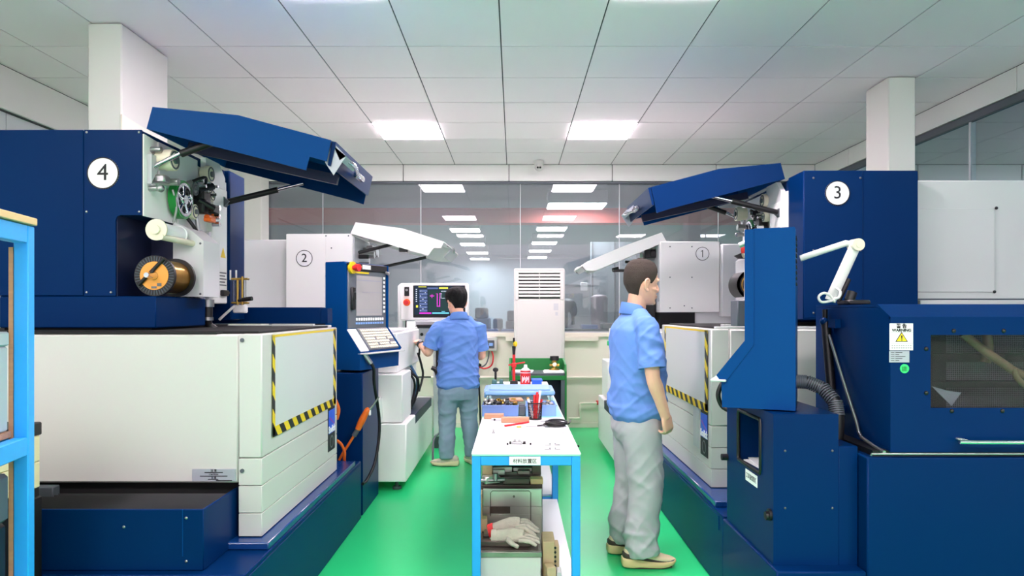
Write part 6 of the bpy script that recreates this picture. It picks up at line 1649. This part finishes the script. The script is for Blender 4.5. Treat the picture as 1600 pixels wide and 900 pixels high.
def shoe(r, loc, yaw, mats, L=0.285, side=1):
    """trainer: chunky sole, upper, dark panels, tongue, laces"""
    W = Matrix.Translation(Vector(loc)) @ Matrix.Rotation(yaw, 4, 'Z')
    s = L / 0.285
    def sec(x, hw, z0, z1, p=2.6, lean=0.0):
        return (x, hw, z0, z1, p)
    def loft(S):
        S2 = []
        for i in range(len(S) - 1):
            a, b, c, d = S[max(i - 1, 0)], S[i], S[i + 1], S[min(i + 2, len(S) - 1)]
            for q in range(5):
                t = q / 5
                S2.append(tuple(0.5 * (2 * b[m] + (c[m] - a[m]) * t + (2 * a[m] - 5 * b[m] + 4 * c[m] - d[m]) * t * t + (3 * b[m] - a[m] - 3 * c[m] + d[m]) * t ** 3) for m in range(5)))
        S2.append(S[-1])
        return MB().loft([ring_(*q) for q in S2])
    def ring_(x, hw, z0, z1, p, lean=0.0):
        out = []
        for k in range(24):
            a = 2 * PI * k / 24
            ca, sa = math.cos(a), math.sin(a)
            out.append(W @ Vector((x * s - lean * (0.5 + 0.5 * sa), hw * s * math.copysign(abs(ca) ** (2 / p), ca), (z0 + z1) / 2 * s + (z1 - z0) / 2 * s * math.copysign(abs(sa) ** (2 / p), sa))))
        return out
    so = loft([sec(-0.112, 0.016, 0.020, 0.048, 3), sec(-0.104, 0.034, 0.006, 0.056, 4), sec(-0.065, 0.044, 0.002, 0.056, 5), sec(-0.02, 0.043, 0.004, 0.050, 5), sec(0.04, 0.047, 0.002, 0.042, 5), sec(0.10, 0.049, 0.002, 0.038, 5), sec(0.148, 0.040, 0.010, 0.040, 4), sec(0.176, 0.016, 0.024, 0.042, 3)])
    so = so.build('sole', mats[1], r, angle=60)
    loft([sec(-0.099, 0.028, 0.004, 0.010, 4), sec(-0.02, 0.037, -0.001, 0.006, 5), sec(0.10, 0.044, -0.0005, 0.006, 5), sec(0.15, 0.034, 0.004, 0.010, 4)]).build('outsole', 'shoe_dark', r)
    u = loft([sec(-0.100, 0.020, 0.036, 0.086, 2.4), sec(-0.088, 0.032, 0.032, 0.102, 2.4), sec(-0.055, 0.037, 0.03, 0.104, 2.4), sec(-0.015, 0.037, 0.028, 0.104, 2.3), sec(0.03, 0.040, 0.026, 0.094, 2.2), sec(0.08, 0.043, 0.024, 0.074, 2.2), sec(0.125, 0.041, 0.024, 0.060, 2.3), sec(0.155, 0.030, 0.026, 0.052, 2.3), sec(0.172, 0.012, 0.028, 0.044, 2.3)]).build('upper', mats[0], r, angle=80)
    loft([sec(-0.106, 0.020, 0.046, 0.082, 2.4), sec(-0.090, 0.0365, 0.044, 0.086, 2.6), sec(-0.055, 0.0415, 0.042, 0.076, 2.6), sec(-0.01, 0.0415, 0.036, 0.068, 2.6), sec(0.04, 0.0445, 0.030, 0.056, 2.6), sec(0.085, 0.0455, 0.028, 0.048, 2.6), sec(0.12, 0.042, 0.028, 0.044, 2.6)]).build('heel_panel', mats[2], r)
    loft([sec(0.122, 0.0425, 0.022, 0.050, 2.5), sec(0.156, 0.0315, 0.025, 0.048, 2.5), sec(0.174, 0.013, 0.027, 0.040, 2.4)]).build('toe_guard', mats[3], r)
    mb = MB()
    for k in range(4):
        x = 0.022 + 0.019 * k; z = 0.1 - 0.0105 * k
        mb.tube([W @ Vector((x * s, -0.022 * s, (z - 0.012) * s)), W @ Vector((x * s + 0.006, 0, z * s + 0.002)), W @ Vector((x * s, 0.022 * s, (z - 0.012) * s))], 0.0032, n=6, sub=3)
    mb.build('laces', mats[4], r)

def wrinkle(mb, amp, seed, dirs, zr=None):
    """cloth folds: soft ridges running across each direction (axis, folds per metre, weight)"""
    mb.bm.normal_update()
    out = []
    for v in mb.bm.verts:
        p = v.co
        h = 0.0
        for (ax, k, w) in dirs:
            ax = Vector(ax).normalized()
            d = p.dot(ax)
            q = p * 3.2 + ax * d * k + Vector((seed, seed * 0.7, 0))
            n1 = noise.noise(q)
            m = 0.5 + 0.5 * noise.noise(p * 4.0 + Vector((seed * 2, 5, w * 9)))
            h += w * m * (0.55 - min(1.0, abs(n1) * 3.2)) * 1.3
        a = amp * (zr(p) if zr else 1.0)
        out.append(v.normal * (a * h))
    for v, o in zip(mb.bm.verts, out):
        v.co += o
    return mb

def person(label, loc, yaw, pose):
    r = root('person', label, 'person', loc)
    base = Matrix.Translation(Vector(loc)) @ Matrix.Rotation(yaw, 4, 'Z')
    j = pose
    hc = Vector(j['head'])
    W = Matrix.Translation(hc) @ Matrix.Rotation(j['head_yaw'], 4, 'Z') @ Matrix.Rotation(j.get('head_pitch', 0), 4, 'Y') @ Matrix.Diagonal(j.get('head_scale', (1, 1, 1)) + (1,))
    # ---- body: one continuous skin
    mb = MB()
    head_geo(mb, W)
    nb = Vector(j['neck'])
    mb.tube([nb + Vector((-0.012, 0, -0.06)), nb, nb.lerp(hc, 0.5) + Vector((-0.008, 0, -0.01)), hc + Vector((-0.016, 0, -0.05))], [0.060, 0.056, 0.053, 0.056], n=18)
    T = j['torso']                                            # list of (x, y, z, half depth, half width)
    mb.loft([ell((x, y, z), a * 0.84, b * 0.88, 28, 2.3, yaw=tw) for x, y, z, a, b, tw in T])
    for sd in ('R', 'L'):
        sh, el, wr = [Vector(v) for v in j['arm' + sd][:3]]
        mb.tube([sh, sh.lerp(el, 0.35), sh.lerp(el, 0.75), el, el.lerp(wr, 0.25), el.lerp(wr, 0.65), wr, wr + (wr - el).normalized() * 0.02], [0.052, 0.047, 0.041, 0.038, 0.040, 0.032, 0.0275, 0.026], n=16)
        hd = j['hand' + sd]
        hand_geo(mb, wr, *hd, s=0.98)
        hp, kn, an = [Vector(v) for v in j['leg' + sd][:3]]
        mb.tube([hp, hp.lerp(kn, 0.5), kn, kn.lerp(an, 0.3), kn.lerp(an, 0.8), an], [0.080, 0.070, 0.055, 0.055, 0.040, 0.036], n=14)
    body = remesh(mb, 0.0036, 2, 0.5)
    body.build('body', 'skin', r, place=base, angle=180)
    # ---- hair, eyes, lips
    hair_geo(W, *j['hair'][:-1]).build('hair', j['hair'][-1], r, place=base, angle=70)
    for s in (-1, 1):
        MB().sphere(W @ Vector((0.0665, 0.030 * s, -0.006)), (0.0105, 0.0125, 0.009)).build('eye', 'eye', r, place=base)
        MB().sphere(W @ Vector((0.0755, 0.030 * s, -0.006)), (0.003, 0.0055, 0.0055)).build('iris', 'black', r, place=base)
        MB().tube([W @ Vector((0.089, 0.014 * s, 0.020)), W @ Vector((0.0905, 0.034 * s, 0.025)), W @ Vector((0.073, 0.056 * s, 0.018))], [0.002, 0.003, 0.0015], n=6, flat=0.7).build('eyebrow', 'hair_brown', r, place=base)
    MB().tube([W @ Vector((0.0835, -0.022, -0.0690)), W @ Vector((0.0955, 0, -0.0685)), W @ Vector((0.0835, 0.022, -0.0690))], [0.003, 0.0058, 0.003], n=8).build('lips', 'lip', r, place=base)
    # ---- shirt
    mb = MB()
    mb.loft([ell((x, y, z), a, b, 36, 2.3, yaw=tw) for x, y, z, a, b, tw in T])
    for sd in ('R', 'L'):
        sh, el, wr = [Vector(v) for v in j['arm' + sd][:3]]
        k = j['sleeve']
        e = sh.lerp(el, k)
        mb.tube([nb + Vector((0.0, sh.y * 0.30, -0.005)), nb.lerp(sh, 0.62) + Vector((0, 0, -0.012)), sh + Vector((0, 0, -0.012))], [0.050, 0.062, 0.062], n=20)
        mb.tube([sh + Vector((0, -sh.y * 0.25, -0.005)), sh + Vector((0, 0, -0.008)), sh.lerp(el, k * 0.5), e], [0.060, 0.066, 0.068, 0.073], n=22)
    s = remesh(mb, 0.0075, 7, 0.5)
    wrinkle(s, 0.0155, j['seed'], [((0.35, 0.25, 0.9), 9, 0.8), ((0.7, -0.35, 0.55), 12, 0.7), ((-0.5, 0.5, 0.7), 12, 0.6)], lambda p: 0.35 + 0.75 * max(j.get('back', 0), min(1, (j['chest'] - p.z) / 0.35)) + (0.5 if abs(p.y) > 0.17 else 0))
    shirt = s.build('shirt', 'shirt', r, place=base, angle=180)
    # collar and yoke seam
    cz = nb.z
    n = 40
    outer = []
    for (dz, ra, rb_, dx) in ((-0.020, 0.074, 0.084, -0.006), (0.044, 0.064, 0.069, -0.012), (0.048, 0.067, 0.072, -0.012), (-0.012, 0.088, 0.100, -0.004), (-0.016, 0.086, 0.098, -0.004)):
        ring = []
        for k in range(n):
            a = 2 * PI * k / n
            open_ = max(0.0, math.cos(a)) ** 3
            ring.append(Vector((nb.x + dx + ra * math.cos(a), nb.y + rb_ * math.sin(a), cz + dz - 0.045 * open_ * (1 if dz > 0 else 0.7) - 0.015 * math.cos(a))))
        outer.append(ring)
    MB().loft(outer, cap=False).build('collar', 'shirt', shirt, place=base, angle=60)
    for sd in ('R', 'L'):
        sh, el, wr = [Vector(v) for v in j['arm' + sd][:3]]
        e = sh.lerp(el, j['sleeve'])
        d = (el - sh).normalized()
        MB().ring(e - d * 0.026, e + d * 0.003, 0.0738, 0.066, n=28).build('sleeve_hem', 'shirt', shirt, place=base)
    # ---- trousers
    mb = MB()
    hips = j['hips']
    mb.loft([ell((x, y, z), a, b, 32, 2.4, yaw=tw) for x, y, z, a, b, tw in hips])
    for sd in ('R', 'L'):
        pts = [Vector(v) for v in j['leg' + sd][:3]]
        hp, kn, an = pts
        R = j['leg_r']
        mb.tube([hp + Vector((0, 0, 0.06)), hp, hp.lerp(kn, 0.5), kn, kn.lerp(an, 0.5), an.lerp(kn, 0.06), an + Vector(j['cuff_drop'])], [R[0] * 0.9, R[0], R[1], R[2], R[3], R[4], R[4] * 0.98], n=22)
    s = remesh(mb, 0.009, 5, 0.5)
    zk = j['legR'][2][2]
    wrinkle(s, 0.012, j['seed'] + 9, [((0.25, 0.1, 0.9), 10, 0.4), ((0.7, 0.4, 0.6), 13, 0.7), ((-0.7, 0.4, 0.6), 14, 0.7)], lambda p: 0.45 + j['fold'] * max(0, 1 - abs(p.z - 0.15) / 0.17) + 0.4 * max(0, 1 - abs(p.z - 0.46) / 0.15))
    tr = s.build('trousers', j['trouser_mat'], r, place=base, angle=180)
    return r, base, W

# ---- standing man in grey trousers, seen from his right side
th1 = math.radians(7)
P1 = dict(
    head=(0.024, 0.0, 1.572), head_yaw=math.radians(10), head_pitch=math.radians(2), head_scale=(0.97, 1.0, 1.09), neck=(-0.014, 0.0, 1.402),
    torso=[(-0.010, 0, 0.79, 0.128, 0.172, 0), (-0.008, 0, 0.83, 0.160, 0.198, 0), (-0.004, 0, 0.92, 0.158, 0.194, 0), (0.004, 0, 1.03, 0.155, 0.190, 0), (0.000, 0, 1.14, 0.153, 0.192, 0), (-0.010, 0, 1.24, 0.148, 0.192, 0), (-0.022, 0, 1.31, 0.128, 0.180, 0), (-0.026, 0, 1.355, 0.098, 0.140, 0), (-0.022, 0, 1.388, 0.074, 0.095, 0), (-0.016, 0, 1.412, 0.060, 0.072, 0)],
    chest=1.25, sleeve=0.80,
    armR=((-0.006, -0.200, 1.325), (0.006, -0.256, 1.055), (0.078, -0.236, 0.855)),
    armL=((-0.006, 0.200, 1.325), (0.025, 0.255, 1.06), (0.12, 0.225, 0.865)),
    handR=((0.32, 0.06, -1), (0.55, -0.85, 0.0), (0.85, 0.45, 0.1), (0.52, 0.62, 0.70, 0.75), ), handL=((0.25, 0, -1), (0.3, 1, 0), (1, -0.3, 0), (0.35, 0.4, 0.45, 0.5)),
    legR=((-0.005, -0.095, 0.76), (0.015, -0.105, 0.44), (-0.02, -0.118, 0.14)), legL=((-0.01, 0.095, 0.76), (-0.005, 0.105, 0.44), (-0.045, 0.118, 0.14)),
    hips=[(-0.005, 0, 0.68, 0.115, 0.165, 0), (-0.008, 0, 0.74, 0.136, 0.180, 0), (-0.008, 0, 0.82, 0.136, 0.182, 0), (-0.005, 0, 0.90, 0.118, 0.168, 0)],
    leg_r=(0.110, 0.104, 0.096, 0.092, 0.097), cuff_drop=(0.012, 0, -0.07), fold=1.0, trouser_mat='trousers', seed=3.0,
    hair=(0.058, -0.012, -0.088, 0.0085, 0.0010, 3.0, 0.0, 'hair_brown'))
man1, b1, w1 = person('man in a blue shirt and baggy grey trousers standing in profile by machine 3', (0.705, 3.98, 0), th1, P1)
SH1 = ['shoe_cream', 'sole', 'shoe_dark', 'bezel', 'orange_l']
def put_shoe(man, x, y, yaw, mats, L):
    """one shoe: the sole carries the other pieces"""
    shoe_root = bpy.data.objects.new('shoe', None)
    scene.collection.objects.link(shoe_root)
    shoe_root.parent = man
    shoe(shoe_root, (x, y, 0.0015), yaw, mats, L)
put_shoe(man1, 0.710, 3.86, math.radians(2), SH1, 0.296)
put_shoe(man1, 0.655, 4.085, math.radians(6), SH1, 0.290)

# ---- man in jeans working at the white machine, seen from behind
th2 = math.radians(108)
P2 = dict(
    head=(0.02, 0.01, 1.492), head_yaw=math.radians(14), head_pitch=math.radians(10), head_scale=(1.0, 1.0, 1.0), neck=(-0.03, 0.0, 1.345),
    torso=[(-0.005, -0.005, 0.70, 0.118, 0.172, 0), (-0.004, -0.004, 0.74, 0.148, 0.196, 0), (0.0, 0.0, 0.82, 0.146, 0.192, 0), (0.002, 0.0, 0.93, 0.138, 0.186, 0), (-0.002, 0.0, 1.04, 0.136, 0.186, 0.02), (-0.014, 0.0, 1.14, 0.134, 0.188, 0.04), (-0.026, 0.0, 1.225, 0.120, 0.176, 0.05), (-0.034, 0.0, 1.285, 0.094, 0.136, 0.05), (-0.034, 0.0, 1.325, 0.072, 0.092, 0.05), (-0.030, 0.0, 1.355, 0.056, 0.070, 0.05)],
    chest=1.20, back=0.75, sleeve=0.78,
    armR=((-0.02, -0.195, 1.255), (0.03, -0.235, 1.0), (0.20, -0.17, 0.96)),
    armL=((-0.02, 0.195, 1.255), (0.015, 0.272, 1.035), (0.19, 0.322, 1.115)),
    handR=((1, 0.3, 0.2), (0, -0.2, 1), (0.2, 1, 0), (0.3, 0.3, 0.35, 0.4)), handL=((1, 0.08, 0.25), (-0.2, 0.2, 1), (0.3, -1, 0.0), (0.35, 0.4, 0.45, 0.5)),
    legR=((-0.01, -0.092, 0.68), (0.03, -0.115, 0.40), (0.02, -0.14, 0.105)), legL=((-0.01, 0.092, 0.68), (0.02, 0.095, 0.40), (-0.01, 0.105, 0.105)),
    hips=[(-0.005, 0, 0.60, 0.112, 0.158, 0), (-0.006, 0, 0.66, 0.130, 0.172, 0), (-0.006, 0, 0.74, 0.132, 0.174, 0), (-0.003, 0, 0.82, 0.115, 0.160, 0)],
    leg_r=(0.098, 0.090, 0.080, 0.074, 0.070), cuff_drop=(0, 0, -0.035), fold=0.6, trouser_mat='jeans', seed=14.0,
    hair=(0.050, -0.020, -0.075, 0.026, 0.0035, 8.0, 0.010, 'hair_black'))
man2, b2, w2m = person('man with black hair in a blue shirt and jeans working at machine 2', (-0.515, 6.42, 0), th2, P2)
SH2 = ['shoe_knit', 'shoe_cream', 'shoe_knit', 'shoe_knit', 'shoe_dark']
aL = b2 @ Vector((-0.01, 0.105, 0)); aR = b2 @ Vector((0.02, -0.14, 0))
put_shoe(man2, aL.x + 0.01, aL.y, math.radians(172), SH2, 0.262)
put_shoe(man2, aR.x, aR.y, math.radians(112), SH2, 0.262)
wr = b2 @ Vector(P2['armL'][2]); el = b2 @ Vector(P2['armL'][1])
d = (wr - el).normalized()
wt = MB().ring(wr - d * 0.045, wr - d * 0.015, 0.036, 0.028, n=24).build('watch', 'black', man2)
MB().cyl(wr - d * 0.03 + Vector((0, -0.02, 0.028)), wr - d * 0.03 + Vector((0, -0.026, 0.036)), 0.017).build('watch_face', 'dgrey', wt)
# ---------------------------------------------------------------- pieces too small to pick apart singly stay joined
SMALL = {'screw', 'keys', 'key_rows', 'soft_key', 'soft_key_legend', 'fitting', 'fine_print', 'flange_ribs', 'ribs', 'bolt', 'hole', 'vent', 'knob', 'feet', 'pulley', 'guide_block', 'divider', 'screen_graphics', 'screen_lines', 'sticker_print', 'can_print', 'label_print', 'small_switch', 'laces', 'pin', 'lettering', 'sign_lettering', 'mesh_wall', 'brass_tubes', 'white_tubes', 'valve', 'lens', 'contents', 'strut_mount'}
for o in scene.collection.objects:
    if o.parent and o.type == 'MESH' and o.name.split('.')[0] in SMALL:
        if o.name.startswith('pulley') and len(o.data.vertices) < 400:
            continue
        o['kind'] = 'stuff'
